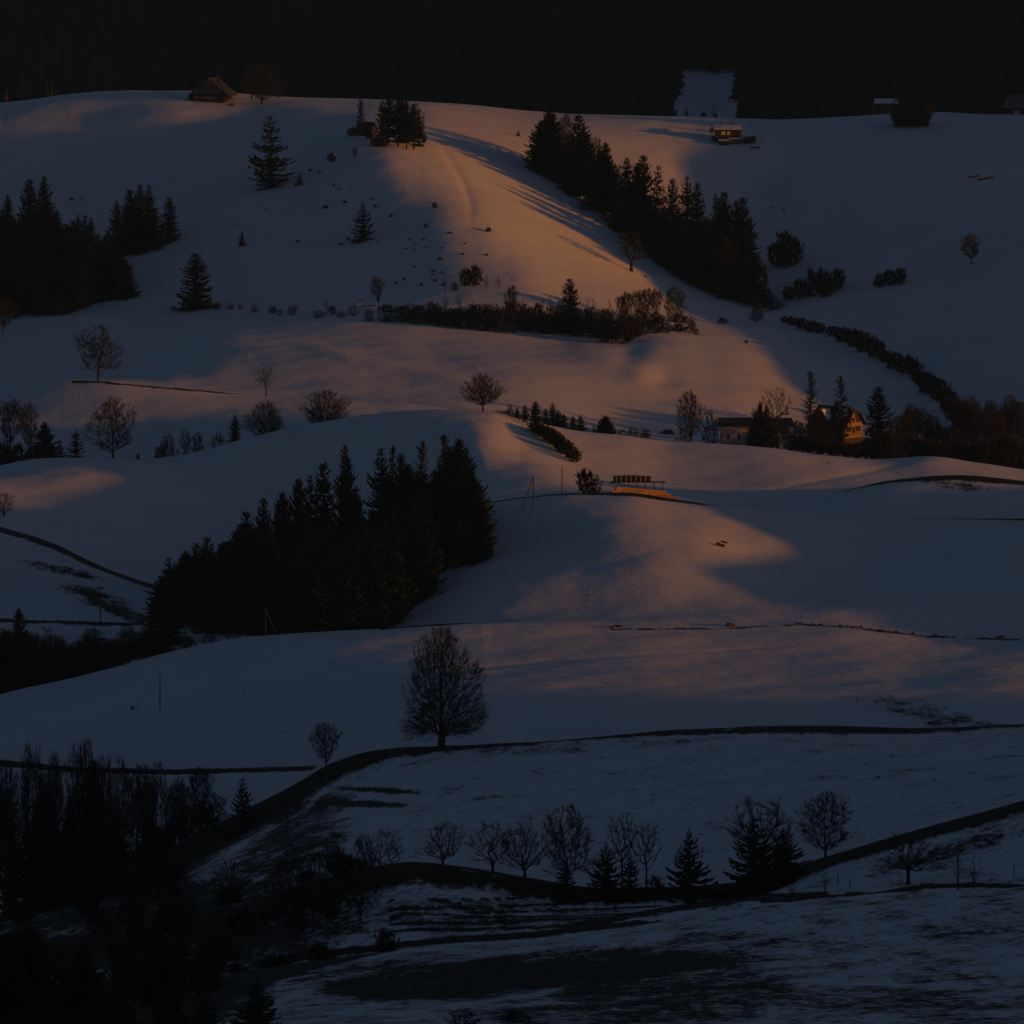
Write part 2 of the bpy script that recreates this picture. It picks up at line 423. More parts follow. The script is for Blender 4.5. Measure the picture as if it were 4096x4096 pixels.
bank([(2440,2518),(2900,2514),(3200,2498),(3420,2512),(3700,2545),(4080,2560)], 4, 4, 940, 1012, amt=0.62)
bank([(290,1526),(400,1528),(600,1548),(900,1571),(1100,1580)], 5, 3, 1385, 1403)
patch(250, 2280, 190, 22, 0.58, 1040, 1118, 0.20)
bank([(330,2370),(450,2440),(560,2475)], 14, 26, 1040, 1118, amt=0.75)
patch(400, 2400, 150, 40, 0.62, 1040, 1118, 0.30)
patch(3700, 2850, 260, 50, 0.52, 850, 990, 0.22)
patch(3850, 2900, 200, 30, 0.56, 850, 990, 0.1)
patch(1500, 3160, 200, 12, 0.85, 700, 842, 0.05); patch(1420, 3215, 240, 14, 0.9, 700, 842, 0.03)
patch(1250, 3250, 200, 60, 0.70, 690, 842, -0.3); patch(1150, 3400, 260, 120, 0.72, 690, 842, -0.3)
patch(2300, 2990, 700, 26, 0.46, 800, 846, -0.06)
patch(1700, 3080, 500, 60, 0.30, 740, 846)
# terraces with dark risers in the hollow
for r0, r1, w in ((3598,3582,4),(3630,3612,5),(3652,3640,4),(3668,3664,4),(3690,3676,5),(3718,3704,7)):
    bank([(1560,r0+6),(1900,r0),(2300,r1),(2650,r1-16)], w, w, 610, 668, amt=0.9)
patch(2000, 3660, 650, 90, 0.52, 605, 668)
bank([(1100,3840),(1700,3768),(2150,3738),(2560,3690)], 16, 10, 600, 668, amt=0.95)
bank([(2300,3700),(2600,3650),(3000,3590),(3300,3580)], 12, 16, 605, 668, amt=0.95)
bank([(3050,3600),(3300,3590),(3420,3592),(3560,3572),(3700,3545),(3900,3540),(4096,3548)], 14, 9, 600, 668, amt=1.0)
bank([(3400,3595),(3550,3600),(3680,3580)], 30, 16, 596, 668, amt=1.0)
patch(2150, 3890, 950, 85, 0.90, 430, 596, -0.06)
patch(1700, 3960, 460, 50, 0.92, 430, 596, -0.02)
patch(2700, 3960, 650, 120, 0.72, 430, 596, 0.02)
patch(2900, 3760, 320, 50, 0.52, 500, 600, 0.0)
patch(2400, 4060, 700, 60, 0.66, 415, 560, 0.0)
patch(3900, 3720, 330, 55, 0.50, 500, 600, 0.08)
patch(3600, 4010, 800, 90, 0.55, 415, 560, 0.0)
patch(3800, 3400, 330, 40, 0.58, 600, 668, -0.25)
patch(1500, 3880, 500, 60, 0.60, 430, 600, -0.1)
patch(500, 4000, 620, 160, 0.85, 400, 620)
bare = np.where(Y > 2045, 1.0, bare)                                  # forest floor
clear = (PXG > 2702 + 12 * np.sin(Y / 9)) & (PXG < 2962 + 12 * np.sin(Y / 11)) & (Y > 2080) & (Y < 2275)
bare = np.where(clear, 0.0, bare)
bare = np.maximum(bare, np.interp(Y, [415, 590, 640, 840, 860, 1000], [0.44, 0.40, 0.32, 0.26, 0.10, 0.10]))

nR, nC = Z.shape
V = np.stack([X, Y, Z], -1).reshape(-1, 3)
ii = (np.arange(nR - 1)[:, None] * nC + np.arange(nC - 1)[None, :]).reshape(-1)
Fq = np.stack([ii, ii + 1, ii + nC + 1, ii + nC], -1)
me = bpy.data.meshes.new('snow_fields')
me.vertices.add(len(V)); me.vertices.foreach_set('co', V.astype(np.float32).ravel())
me.loops.add(Fq.size); me.loops.foreach_set('vertex_index', Fq.astype(np.int32).ravel())
me.polygons.add(len(Fq)); me.polygons.foreach_set('loop_start', np.arange(0, Fq.size, 4, dtype=np.int32))
me.update(calc_edges=True)
att = me.attributes.new('bare', 'FLOAT', 'POINT')
att.data.foreach_set('value', bare.astype(np.float32).ravel())
me.shade_smooth()
me.materials.append(M['terrain'])
land = bpy.data.objects.new('snow_covered_ground', me)
COL.objects.link(land)
tag(land, 'rolling snow covered fields with dark grass banks', 'ground', kind='structure')
# ------------------------------------------------------------------ mesh builders for plants
def np_mesh(name, verts, tris, mat, smooth=False):
    verts = np.asarray(verts, np.float32); tris = np.asarray(tris, np.int32)
    me = bpy.data.meshes.new(name)
    me.vertices.add(len(verts)); me.vertices.foreach_set('co', verts.ravel())
    me.loops.add(tris.size); me.loops.foreach_set('vertex_index', tris.ravel())
    me.polygons.add(len(tris)); me.polygons.foreach_set('loop_start', np.arange(0, tris.size, 3, dtype=np.int32))
    me.update(calc_edges=True)
    if mat: me.materials.append(mat)
    if smooth: me.shade_smooth()
    return me

def tubes(p0, p1, r0, r1, sides):
    """Open tapered tubes between point arrays."""
    d = p1 - p0
    L = np.linalg.norm(d, axis=1, keepdims=True) + 1e-9
    d = d / L
    ref = np.where(np.abs(d[:, 2:3]) < 0.9, np.array([[0, 0, 1.0]]), np.array([[1.0, 0, 0]]))
    u = np.cross(d, ref); u /= np.linalg.norm(u, axis=1, keepdims=True) + 1e-9
    v = np.cross(d, u)
    n = len(p0); V = np.zeros((n, 2 * sides, 3)); T = []
    for k in range(sides):
        a = 2 * math.pi * k / sides
        o = u * math.cos(a) + v * math.sin(a)
        V[:, k] = p0 + o * r0[:, None]; V[:, sides + k] = p1 + o * r1[:, None]
    base = (np.arange(n) * 2 * sides)[:, None]
    for k in range(sides):
        k2 = (k + 1) % sides
        T.append(np.concatenate([base + k, base + k2, base + sides + k2], 1))
        T.append(np.concatenate([base + k, base + sides + k2, base + sides + k], 1))
    return V.reshape(-1, 3), np.concatenate(T) if n else np.zeros((0, 3), int)

def join(parts):
    vs, ts, o = [], [], 0
    for v, t in parts:
        if len(v) == 0: continue
        vs.append(v); ts.append(np.asarray(t) + o); o += len(v)
    return np.concatenate(vs), np.concatenate(ts)

def slivers(p, d, L, w, r):
    """Thin triangles (twigs) from points p along d."""
    n = len(p)
    side = np.cross(d, r.normal(size=(n, 3))); side /= np.linalg.norm(side, axis=1, keepdims=True) + 1e-9
    V = np.stack([p - side * w[:, None] / 2, p + side * w[:, None] / 2, p + d * L[:, None]], 1).reshape(-1, 3)
    return V, np.arange(3 * n).reshape(-1, 3)

def unit(a): return a / (np.linalg.norm(a, axis=1, keepdims=True) + 1e-9)

def bare_tree(name, seed, H, env, n, chain, bf=0.85, tip=0.0125, tw=4, twl=(0.6, 1.4), tww=0.035, up=0.35, droop=0.0,
              stems=1, expo=0.50, tmat='bark', cmat='twig', spread=0.3):
    """Leafless tree: a balanced spanning tree through points of the crown's volume.
    env: [(height fraction, radius m)...]; chain: fraction of the height reached by the main stem."""
    r = np.random.default_rng(seed)
    e = np.array(env, float)
    pts = []
    ph = r.uniform(0, 6.28, 4)
    while len(pts) < n:
        t = r.uniform(e[0, 0], e[-1, 0]); R0 = np.interp(t, e[:, 0], e[:, 1]); Rm = e[:, 1].max()
        if r.uniform() > (R0 / Rm) ** 1.3: continue
        a = r.uniform(0, 6.2832)
        lob = 1 + 0.20 * math.sin(a + ph[3]) * math.sin(5 * t + ph[0]) + 0.20 * math.sin(2 * a + ph[0] + 4 * t) + 0.16 * math.sin(3 * a + ph[1] + 11 * t) + 0.12 * math.sin(19 * t + ph[2] + a)
        q = R0 * lob * r.uniform(0.03, 1) ** 0.5
        pts.append((q * math.cos(a), q * math.sin(a), t * H))
    pts = np.array(pts)
    nodes = []; par = []; plen = []
    wob = r.uniform(0, 6.28, 2)
    for s in range(stems):
        a = 6.28 * s / stems + r.uniform(-0.4, 0.4)
        nb = max(3, int(chain * H / 0.7)) if stems == 1 else 3
        for k in range(nb):
            f = k / (nb - 1)
            hz = f * chain * H
            if stems == 1:
                c = (0.012 * H * math.sin(3 * f + wob[0]) * f, 0.012 * H * math.sin(4 * f + wob[1]) * f, hz)
            else:
                q = spread * (0.35 + f)
                c = (q * math.cos(a), q * math.sin(a), hz)
            nodes.append(c); par.append(len(nodes) - 2 if k else -1); plen.append(hz)
    nodes = [np.array(c) for c in nodes]
    best = np.full(n, 1e9); bp = np.zeros(n, int); free = np.ones(n, bool)
    def upd(i):
        d = np.linalg.norm(pts - nodes[i], axis=1)
        low = np.clip(nodes[i][2] - pts[:, 2], 0, None)          # branches rise, seldom fall
        c = d + bf * plen[i] + low * (0.9 if droop == 0 else 0.15)
        u = free & (c < best)
        best[u] = c[u]; bp[u] = i
    for i in range(len(nodes)):
        if nodes[i][2] > e[0, 0] * H * 0.55 or stems > 1: upd(i)
    for _ in range(n):
        j = int(np.argmin(np.where(free, best, 1e12)))
        free[j] = False
        i = bp[j]
        nodes.append(pts[j]); par.append(i); plen.append(plen[i] + float(np.linalg.norm(pts[j] - nodes[i])))
        upd(len(nodes) - 1)
    P = np.array(nodes); par = np.array(par); N = len(P)
    cnt = np.zeros(N)
    kids = np.zeros(N, int)
    for i in range(N - 1, -1, -1):
        if kids[i] == 0: cnt[i] += 1
        if par[i] >= 0: cnt[par[i]] += cnt[i]; kids[par[i]] += 1
    rad = tip * cnt ** expo
    if droop:                                                    # ends of thin limbs hang
        P[:, 2] -= droop * np.clip(1 - cnt / 12.0, 0, 1) * np.hypot(P[:, 0], P[:, 1]) * 0.25
    c = np.arange(N)[par >= 0]; p = par[c]
    r0 = np.minimum(rad[p], rad[c] * 1.6); r1 = rad[c]
    st = np.arange(N) < 0
    r0 = np.where(P[p][:, 2] < 0.05 * H, r0 * 1.35, r0)
    thick = r1 > max(0.055, rad.max() * 0.22)
    mid = (~thick) & (r1 > 0.03)
    fine = (~thick) & (~mid)
    tv = tubes(P[p][thick], P[c][thick], r0[thick], r1[thick], 7)
    parts = [tubes(P[p][mid], P[c][mid], r0[mid], r1[mid], 4), tubes(P[p][fine], P[c][fine], r0[fine], r1[fine], 3)]
    ends = c[cnt[c] <= 5]; q = par[ends]
    d0 = unit(P[ends] - P[q])
    for k in range(tw):
        rv = r.normal(size=(len(ends), 3))
        out = P[ends].copy(); out[:, 2] = 0; out = unit(out)
        d = unit(d0 * 0.7 + rv * 0.45 + out * 0.25 + np.array([[0, 0, up]]))
        f = r.uniform(0, 1, (len(ends), 1))
        parts.append(slivers(P[q] + (P[ends] - P[q]) * f, d, r.uniform(*twl, len(ends)), np.full(len(ends), tww), r))
    cv = join(parts)
    W = 2 * np.percentile(np.hypot(cv[0][:, 0], cv[0][:, 1]), 97)
    return dict(trunk=np_mesh(name + '_trunk', *tv, M[tmat]), crown=np_mesh(name + '_crown', *cv, M[cmat]),
                H=float(np.percentile(cv[0][:, 2], 99.8)), W=float(W))

def conifer(name, seed, H, W, whorls=34, nb=9, prof=0.52, start=0.05, ragged=0.22, width=0.36, hang=0.5, mat='needle', bulge=0.0, lean=0.0, gaps=0.0):
    r = np.random.default_rng(seed)
    Vs, Ts = [], []; o = 0
    def tri(a, b, c):
        nonlocal o
        Vs.extend((a, b, c)); Ts.append((o, o + 1, o + 2)); o += 3
    side_bias = r.uniform(0, 6.28)
    whorls = int(whorls * 1.35)
    for w in range(whorls):
        t = start + (0.985 - start) * (1 - (1 - w / (whorls - 1)) ** 1.25)
        z0 = t * H; dzw = H / whorls
        base = (1 - t) ** prof * (1 + bulge * math.sin(math.pi * t))
        L0 = W / 2 * base * (1 + ragged * r.uniform(-1, 1)) + 0.012 * H
        if gaps and r.uniform() < gaps: L0 *= 0.45
        m = max(4, int(round(nb * (0.55 + 0.45 * (1 - t)))))
        a0 = r.uniform(0, 6.28)
        for b in range(m):
            a = a0 + 6.2832 * (b + r.uniform(-0.35, 0.35)) / m
            z = z0 + r.uniform(-0.7, 0.7) * dzw * (1 - 0.6 * t)
            L = L0 * r.uniform(0.62, 1.12) * (1 + lean * math.cos(a - side_bias))
            dirx, diry = math.cos(a), math.sin(a)
            tilt = 0.35 * t - 0.30 * (1 - t) + r.uniform(-0.12, 0.12)
            nseg = 4
            prev = None
            for k in range(nseg + 1):
                f = k / nseg
                zz = z + L * (tilt * f - 0.18 * math.sin(math.pi * f) + 0.16 * f * f)
                x, y_ = dirx * L * f, diry * L * f
                hw = L * width * (0.35 + 0.9 * f) * (1 - f) ** 0.6 + 0.03
                hw *= r.uniform(0.7, 1.25)
                lx, ly = -diry * hw, dirx * hw
                dz = r.uniform(-0.10, 0.02) * L
                cur = ((x + lx, y_ + ly, zz + dz), (x, y_, zz + 0.03 * L), (x - lx, y_ - ly, zz + dz * r.uniform(0.5, 1.4)))
                if prev:
                    tri(prev[0], prev[1], cur[0]); tri(prev[1], cur[1], cur[0])
                    tri(prev[1], prev[2], cur[1]); tri(prev[2], cur[2], cur[1])
                    h = hang * (0.25 + 0.6 * (1 - t)) * r.uniform(0.5, 1.2) * min(1.0, L * 0.6)
                    mx = ((prev[1][0] + cur[1][0]) / 2 + r.uniform(-.2, .2) * hw, (prev[1][1] + cur[1][1]) / 2 + r.uniform(-.2, .2) * hw, min(prev[1][2], cur[1][2]) - h)
                    tri(prev[1], cur[1], mx)
                prev = cur
    n = 7
    zs = [0, 0.1 * H, 0.5 * H, 0.97 * H]; rs = [0.018 * H, 0.014 * H, 0.008 * H, 0.001 * H]
    p = np.array([(0, 0, z_) for z_ in zs])
    tv = tubes(p[:-1], p[1:], np.array(rs[:-1]), np.array(rs[1:]), 7)
    V_ = np.array(Vs); rad = np.hypot(V_[:, 0], V_[:, 1])
    return dict(trunk=np_mesh(name + '_trunk', *tv, M['bark']), crown=np_mesh(name + '_crown', V_, Ts, M[mat]),
                H=float(V_[:, 2].max()), W=float(2 * np.percentile(rad, 98.5)))

def larch(name, seed, H, W, whorls=26, nb=5, start=0.22):
    """Open-crowned larch: thin sagging limbs hung with short twigs."""
    r = np.random.default_rng(seed)
    p0, p1, r0, r1, tp, td = [], [], [], [], [], []
    for w in range(whorls):
        t = start + (0.98 - start) * w / (whorls - 1)
        L0 = W / 2 * (1 - t) ** 0.5 * r.uniform(0.6, 1.2) + 0.3
        for b in range(nb if t < 0.7 else nb - 1):
            a = r.uniform(0, 6.28); L = L0 * r.uniform(0.6, 1.1)
            prev = np.array([0, 0, t * H])
            sag = r.uniform(0.05, 0.35) * (1 - t * 0.8)
            for k in range(1, 5):
                f = k / 4
                cur = np.array([math.cos(a) * L * f, math.sin(a) * L * f, t * H + L * (0.22 * f * t - sag * math.sin(f * 2.2) + 0.18 * f * f)]) + r.normal(0, 0.04, 3) * L
                p0.append(prev); p1.append(cur); r0.append(0.08 * (1 - f) + 0.03); r1.append(0.08 * (1 - f) + 0.02)
                for _ in range(6):
                    tp.append(prev + (cur - prev) * r.uniform()); td.append((r.normal() * 0.6, r.normal() * 0.6, -0.9 + r.normal() * 0.4))
                prev = cur
    br = tubes(np.array(p0), np.array(p1), np.array(r0), np.array(r1), 3)
    tp, td = np.array(tp), unit(np.array(td))
    tw = slivers(tp, td, r.uniform(0.35, 0.9, len(tp)), np.full(len(tp), 0.15), r)
    V_, T_ = join([br, tw])
    p = np.array([(0, 0, 0), (0, 0, 0.1 * H), (0.01 * H, 0, 0.5 * H), (0, 0, H)])
    tv = tubes(p[:-1], p[1:], np.array([.019, .015, .009]) * H, np.array([.015, .009, .001]) * H, 7)
    return dict(trunk=np_mesh(name + '_trunk', *tv, M['bark']), crown=np_mesh(name + '_crown', V_, T_, M['larch']), H=H, W=W)

def bush(name, seed, H=3.0, R0=1.6, n=150, tw=5, twl=(0.35, 0.8), tww=0.06, mat='shrub', stems=6):
    d = bare_tree(name, seed, H, [(0.06, R0 * 0.62), (0.35, R0), (0.7, R0 * 0.85), (0.93, R0 * 0.35)], n, 0.08, bf=0.25, tip=0.018, tw=tw, twl=twl, tww=tww,
                  up=0.5, stems=stems, expo=0.40, cmat=mat, tmat=mat, spread=R0 * 0.3)
    # one mesh: stems and twigs
    vs, ts, o = [], [], 0
    for key in ('trunk', 'crown'):
        me = d[key]
        v = np.zeros(len(me.vertices) * 3, np.float32); me.vertices.foreach_get('co', v)
        t = np.zeros(len(me.loops), np.int32); me.loops.foreach_get('vertex_index', t)
        vs.append(v.reshape(-1, 3)); ts.append(t.reshape(-1, 3) + o); o += len(me.vertices)
        bpy.data.meshes.remove(me)
    d['mesh'] = np_mesh(name, np.concatenate(vs), np.concatenate(ts), M[mat])
    return d

PR = {}
PR['spruce'] = [conifer('spruce_a', 1, 20, 7.0), conifer('spruce_b', 2, 20, 6.2, whorls=38, ragged=0.3),
                conifer('spruce_c', 3, 20, 7.6, whorls=30, nb=10, ragged=0.26, prof=0.48), conifer('spruce_d', 4, 20, 6.6, whorls=36, ragged=0.34, gaps=0.12)]
PR['pine'] = [conifer('young_pine_a', 11, 8, 6.4, whorls=16, nb=11, prof=0.95, start=0.03, ragged=0.25, hang=0.35, width=0.26),
              conifer('young_pine_b', 12, 8, 6.0, whorls=15, nb=12, prof=0.85, start=0.03, ragged=0.3, hang=0.3, width=0.28)]
PR['fir'] = [conifer('broad_fir_a', 21, 20, 10, whorls=40, nb=12, prof=0.55, ragged=0.2, bulge=0.25, start=0.06),
             conifer('broad_fir_b', 22, 20, 9, whorls=38, nb=11, prof=0.6, ragged=0.28, bulge=0.3, start=0.12)]
PR['grove'] = [conifer('grove_fir_a', 25, 20, 9, whorls=30, nb=9, prof=0.5, ragged=0.45, bulge=0.3, start=0.2, gaps=0.12), conifer('grove_fir_b', 26, 20, 7.5, whorls=30, nb=8, prof=0.55, ragged=0.5, bulge=0.2, start=0.26, gaps=0.18)]
PR['rough'] = [conifer('ragged_spruce_a', 31, 20, 8, whorls=24, nb=8, prof=0.62, ragged=0.5, gaps=0.2, lean=0.15),
               conifer('ragged_spruce_b', 32, 20, 7, whorls=26, nb=8, prof=0.6, ragged=0.55, gaps=0.25, lean=0.2)]
PR['larch'] = [larch('larch_a', 41, 20, 8), larch('larch_b', 42, 20, 7, start=0.3), larch('larch_c', 43, 20, 9, whorls=22, start=0.35)]
PR['lime'] = [bare_tree('great_lime', 51, 19.5, [(0.12, 4.6), (0.18, 6.4), (0.29, 6.8), (0.40, 5.9), (0.52, 5.4), (0.66, 5.0), (0.78, 4.3), (0.88, 3.2), (0.975, 1.5)], 2300, 0.80,
                        bf=0.85, tip=0.0125, tw=11, twl=(0.5, 1.35), tww=0.042, up=0.05, droop=0.8, expo=0.53)]
PR['oval'] = [bare_tree('oval_tree_a', 61, 15, [(0.22, 2.0), (0.40, 4.4), (0.65, 4.8), (0.85, 3.4), (0.98, 1.0)], 620, 0.55, tw=12, tww=0.055),
              bare_tree('oval_tree_b', 62, 15, [(0.18, 3.0), (0.30, 4.6), (0.55, 4.2), (0.80, 3.0), (0.98, 0.9)], 620, 0.65, tw=12, tww=0.055, droop=0.3),
              bare_tree('oval_tree_c', 63, 15, [(0.25, 1.6), (0.5, 3.9), (0.75, 4.6), (0.97, 2.0)], 620, 0.40, tw=11, tww=0.05)]
PR['dome'] = [bare_tree('dome_tree_a', 71, 12, [(0.24, 3.0), (0.34, 5.6), (0.55, 6.2), (0.78, 4.9), (0.98, 1.6)], 760, 0.34, bf=0.95, tw=12, tww=0.05),
              bare_tree('dome_tree_b', 72, 11, [(0.03, 4.6), (0.25, 6.8), (0.55, 6.6), (0.8, 5.0), (0.98, 1.8)], 900, 0.14, bf=0.95, tw=12, tww=0.05, stems=4, spread=0.9)]
PR['apple'] = [bare_tree('orchard_tree_a', 81, 7, [(0.28, 1.8), (0.45, 3.3), (0.7, 3.2), (0.98, 1.4)], 300, 0.30, bf=0.7, tip=0.016, tw=10, twl=(0.3, 0.8), tww=0.035, up=0.6),
               bare_tree('orchard_tree_b', 82, 7, [(0.22, 2.2), (0.4, 3.2), (0.75, 2.7), (0.98, 1.0)], 300, 0.42, bf=0.7, tip=0.016, tw=10, twl=(0.3, 0.8), tww=0.035, up=0.5),
               bare_tree('orchard_tree_c', 83, 8, [(0.35, 1.2), (0.6, 3.0), (0.85, 2.8), (0.98, 1.2)], 170, 0.36, bf=0.45, tip=0.020, tw=9, twl=(0.3, 0.9), tww=0.035, up=0.5)]
PR['apple'] += [bare_tree('orchard_tree_d', 84, 7, [(0.20, 2.4), (0.34, 3.6), (0.6, 3.2), (0.85, 2.0), (0.98, 0.8)], 300, 0.25, bf=0.6, tip=0.016, tw=11, twl=(0.3, 1.0), tww=0.03, up=1.0),
                bare_tree('orchard_tree_e', 86, 8, [(0.24, 1.2), (0.4, 2.6), (0.62, 3.4), (0.8, 2.9), (0.98, 1.5)], 240, 0.22, bf=0.5, tip=0.018, tw=10, twl=(0.4, 1.1), tww=0.03, up=0.9, stems=2, spread=0.35)]
PR['oval'] += [bare_tree('oval_tree_d', 64, 15, [(0.16, 2.2), (0.30, 4.9), (0.5, 4.0), (0.66, 4.6), (0.85, 3.0), (0.98, 0.8)], 640, 0.5, bf=0.7, tw=12, tww=0.05, up=0.5),
               bare_tree('oval_tree_e', 65, 15, [(0.2, 3.2), (0.42, 4.2), (0.6, 5.0), (0.8, 3.8), (0.98, 1.4)], 560, 0.35, bf=0.6, tw=12, tww=0.05, up=0.7)]
PR['crooked'] = [bare_tree('crooked_tree', 85, 8, [(0.30, 2.2), (0.45, 3.6), (0.7, 3.4), (0.97, 1.6)], 260, 0.28, bf=0.25, tip=0.034, tw=7, twl=(0.3, 0.9), tww=0.06, up=0.3)]
PR['tall'] = [bare_tree('slender_tree_a', 91, 16, [(0.30, 0.9), (0.55, 2.3), (0.8, 2.6), (0.98, 1.0)], 420, 0.6, tw=11, tww=0.05, up=0.5),
              bare_tree('slender_tree_b', 92, 16, [(0.35, 0.8), (0.6, 2.6), (0.85, 2.9), (0.98, 1.4)], 420, 0.5, tw=11, tww=0.05, up=0.5)]
PR['sapling'] = [bare_tree('sapling_a', 95, 5, [(0.2, 0.25), (0.5, 0.7), (0.98, 0.2)], 60, 0.8, tip=0.012, tw=4, twl=(0.3, 0.6), tww=0.03, up=0.8),
                 bare_tree('sapling_b', 96, 5, [(0.3, 0.3), (0.6, 0.9), (0.98, 0.4)], 70, 0.6, tip=0.012, tw=4, twl=(0.3, 0.6), tww=0.03, up=0.8)]
PB = [bush('shrub_a', 101), bush('shrub_b', 102, R0=1.9, H=2.8), bush('shrub_c', 103, R0=1.3, H=3.2), bush('shrub_d', 104, R0=1.6, n=190, tw=7, tww=0.075)]
PBD = [bush('dense_shrub_a', 111, R0=1.6, H=3, n=170, tw=9, tww=0.11), bush('dense_shrub_b', 112, R0=1.7, H=2.7, n=170, tw=9, tww=0.11)]

trees_made = 0
ORD = ['first', 'second', 'third', 'fourth', 'fifth', 'sixth', 'seventh', 'eighth', 'ninth', 'tenth', 'eleventh', 'twelfth', 'thirteenth', 'fourteenth', 'fifteenth', 'sixteenth',
       'seventeenth', 'eighteenth', 'nineteenth', 'twentieth', 'twenty-first', 'twenty-second', 'twenty-third', 'twenty-fourth']
def rank(vals):
    """Ordinal word of each value counted from the smallest."""
    idx = sorted(range(len(vals)), key=lambda i: vals[i])
    out = [None] * len(vals)
    for n, i in enumerate(idx): out[i] = ORD[n] if n < len(ORD) else str(n)
    return out
def plant(kind, px, base, top, w, name, label, cat='tree', group=None, y=None, var=None, rz=None, sink=0.15):
    """Stand a tree of a kind at picture column px: base and top rows give distance and height, w its width in pixels."""
    global trees_made
    if y is None: y = find_y(px, base)
    g = at(px, y)
    h = max(0.4, (-(top - HZ) * K * y) - g.z)
    if kind in PR:
        pr = PR[kind]
        d = pr[(var if var is not None else trees_made) % len(pr)]
    trees_made += 1
    s = w * K * y / d['W']
    o = empty(name, (g.x, g.y, g.z - sink), random.uniform(0, 6.28) if rz is None else rz)
    if kind in ('spruce', 'fir', 'rough'): s *= 1.2
    o.scale = (s, s, (h + sink) / d['H'])
    if kind in ('tall', 'oval', 'apple', 'sapling', 'larch', 'rough'):
        o.rotation_euler.x, o.rotation_euler.y = random.uniform(-0.07, 0.07), random.uniform(-0.07, 0.07)
    tag(o, label, cat, group)
    for part in ('trunk', 'crown'):
        c = bpy.data.objects.new(part, d[part]); COL.objects.link(c); c.parent = o
    return o
def shrub(px, base, top, w, name, label, cat='bush', group=None, y=None, dense=False, sink=0.1):
    global trees_made
    if y is None: y = find_y(px, base)
    g = at(px, y)
    h = max(0.25, (-(top - HZ) * K * y) - g.z)
    lst = PBD if dense else PB
    d = lst[trees_made % len(lst)]
    trees_made += 1
    s = w * K * y / d['W']
    o = bpy.data.objects.new(name, d['mesh']); COL.objects.link(o)
    o.location = (g.x, g.y, g.z - sink)
    o.rotation_euler = (0, 0, random.uniform(0, 6.28))
    o.scale = (s, s, (h + sink) / d['H'])
    tag(o, label, cat, group)
    return o
# ------------------------------------------------------------------ trees and bushes
ri = random.uniform
# far forest on the mountain side: one dark mass
def far_forest():
    r = np.random.default_rng(5)
    Vs, Ts, o = [], [], 0
    n = 0
    while n < 2900:
        y = 2062 + 640 * r.uniform() ** 0.85
        px = r.uniform(-250, 4350)
        if 2716 + 14 * math.sin(y / 6) < px < 2946 + 14 * math.sin(y / 7.3) and 2085 < y < 2262: continue
        g = at(px, y)
        row = HZ - g.z / (K * y)
        H = r.uniform(15, 25) * (0.75 if y < 2110 else 1); Rb = H * r.uniform(0.13, 0.2)
        if 2700 < px < 2960 and y <= 2085: H *= 0.3
        tiers, m = 6, 8
        n += 1
        Vs.append((g.x, g.y, g.z + H)); top = o; o += 1
        for k in range(tiers):
            zt = g.z + H * (1 - (k + 1.25) / (tiers + 0.6)); rr = Rb * ((k + 1) / tiers) ** 0.85
            ph = r.uniform(0, 6.28)
            ring = []
            for q in range(m):
                a = ph + 6.2832 * q / m
                f = rr * (1.15 if q % 2 else 0.62) * r.uniform(0.85, 1.15)
                Vs.append((g.x + f * math.cos(a), g.y + f * math.sin(a), zt - (0.5 if q % 2 else 0) * H * 0.05)); ring.append(o); o += 1
            Vs.append((g.x, g.y, zt + H * 0.26)); ap = o; o += 1
            for q in range(m): Ts.append((ap, ring[q], ring[(q + 1) % m]))
    f = bpy.data.objects.new('distant_forest', np_mesh('distant_forest', Vs, Ts, M['far_needle']))
    COL.objects.link(f)
    tag(f, 'dark conifer forest covering the mountainside behind the hill', 'forest', kind='stuff')
far_forest()

# the large solitary tree in the middle field
plant('lime', 1767, 2987, 2512, 385, 'lime_tree', 'tall leafless lime tree with massive trunk alone on the bank edge', y=847, var=0, rz=0.6)
plant('oval', 1308, 3085, 2888, 130, 'ash_tree', 'small leafless tree with upright twigs by the ditch left of the great lime', y=862, var=2)

# left hill: single conifers
plant('rough', 1085, 752, 462, 150, 'spruce_tree', 'large ragged spruce alone high on the shaded left hillside', var=0)
plant('spruce', 783, 1238, 1012, 128, 'spruce_tree', 'broad conical spruce at the left end of the shrub row', var=2)
plant('pine', 1452, 962, 805, 120, 'spruce_tree', 'bushy spruce with low side branch in the middle of the shaded slope', var=1)
plant('pine', 968, 988, 918, 36, 'spruce_tree', 'tiny young spruce by itself below the ragged spruce', var=0)
plant('pine', 1198, 742, 690, 40, 'spruce_tree', 'very small spruce right of the ragged spruce', var=1)
for px, b, t, w, v in ((468, 985, 802, 62, 1), (520, 1000, 756, 90, 2), (560, 1005, 735, 84, 0), (596, 990, 738, 80, 3), (500, 1012, 840, 90, 0), (548, 1015, 830, 95, 2), (617, 1000, 830, 80, 1)):
    plant('spruce', px, b, t, w, 'spruce_tree', 'dark spruce in the tight cluster beside the left wood', group='spruce cluster beside the left wood', var=v)
plant('spruce', 677, 972, 786, 76, 'spruce_tree', 'slim spruce standing just right of the tight spruce cluster', var=0)

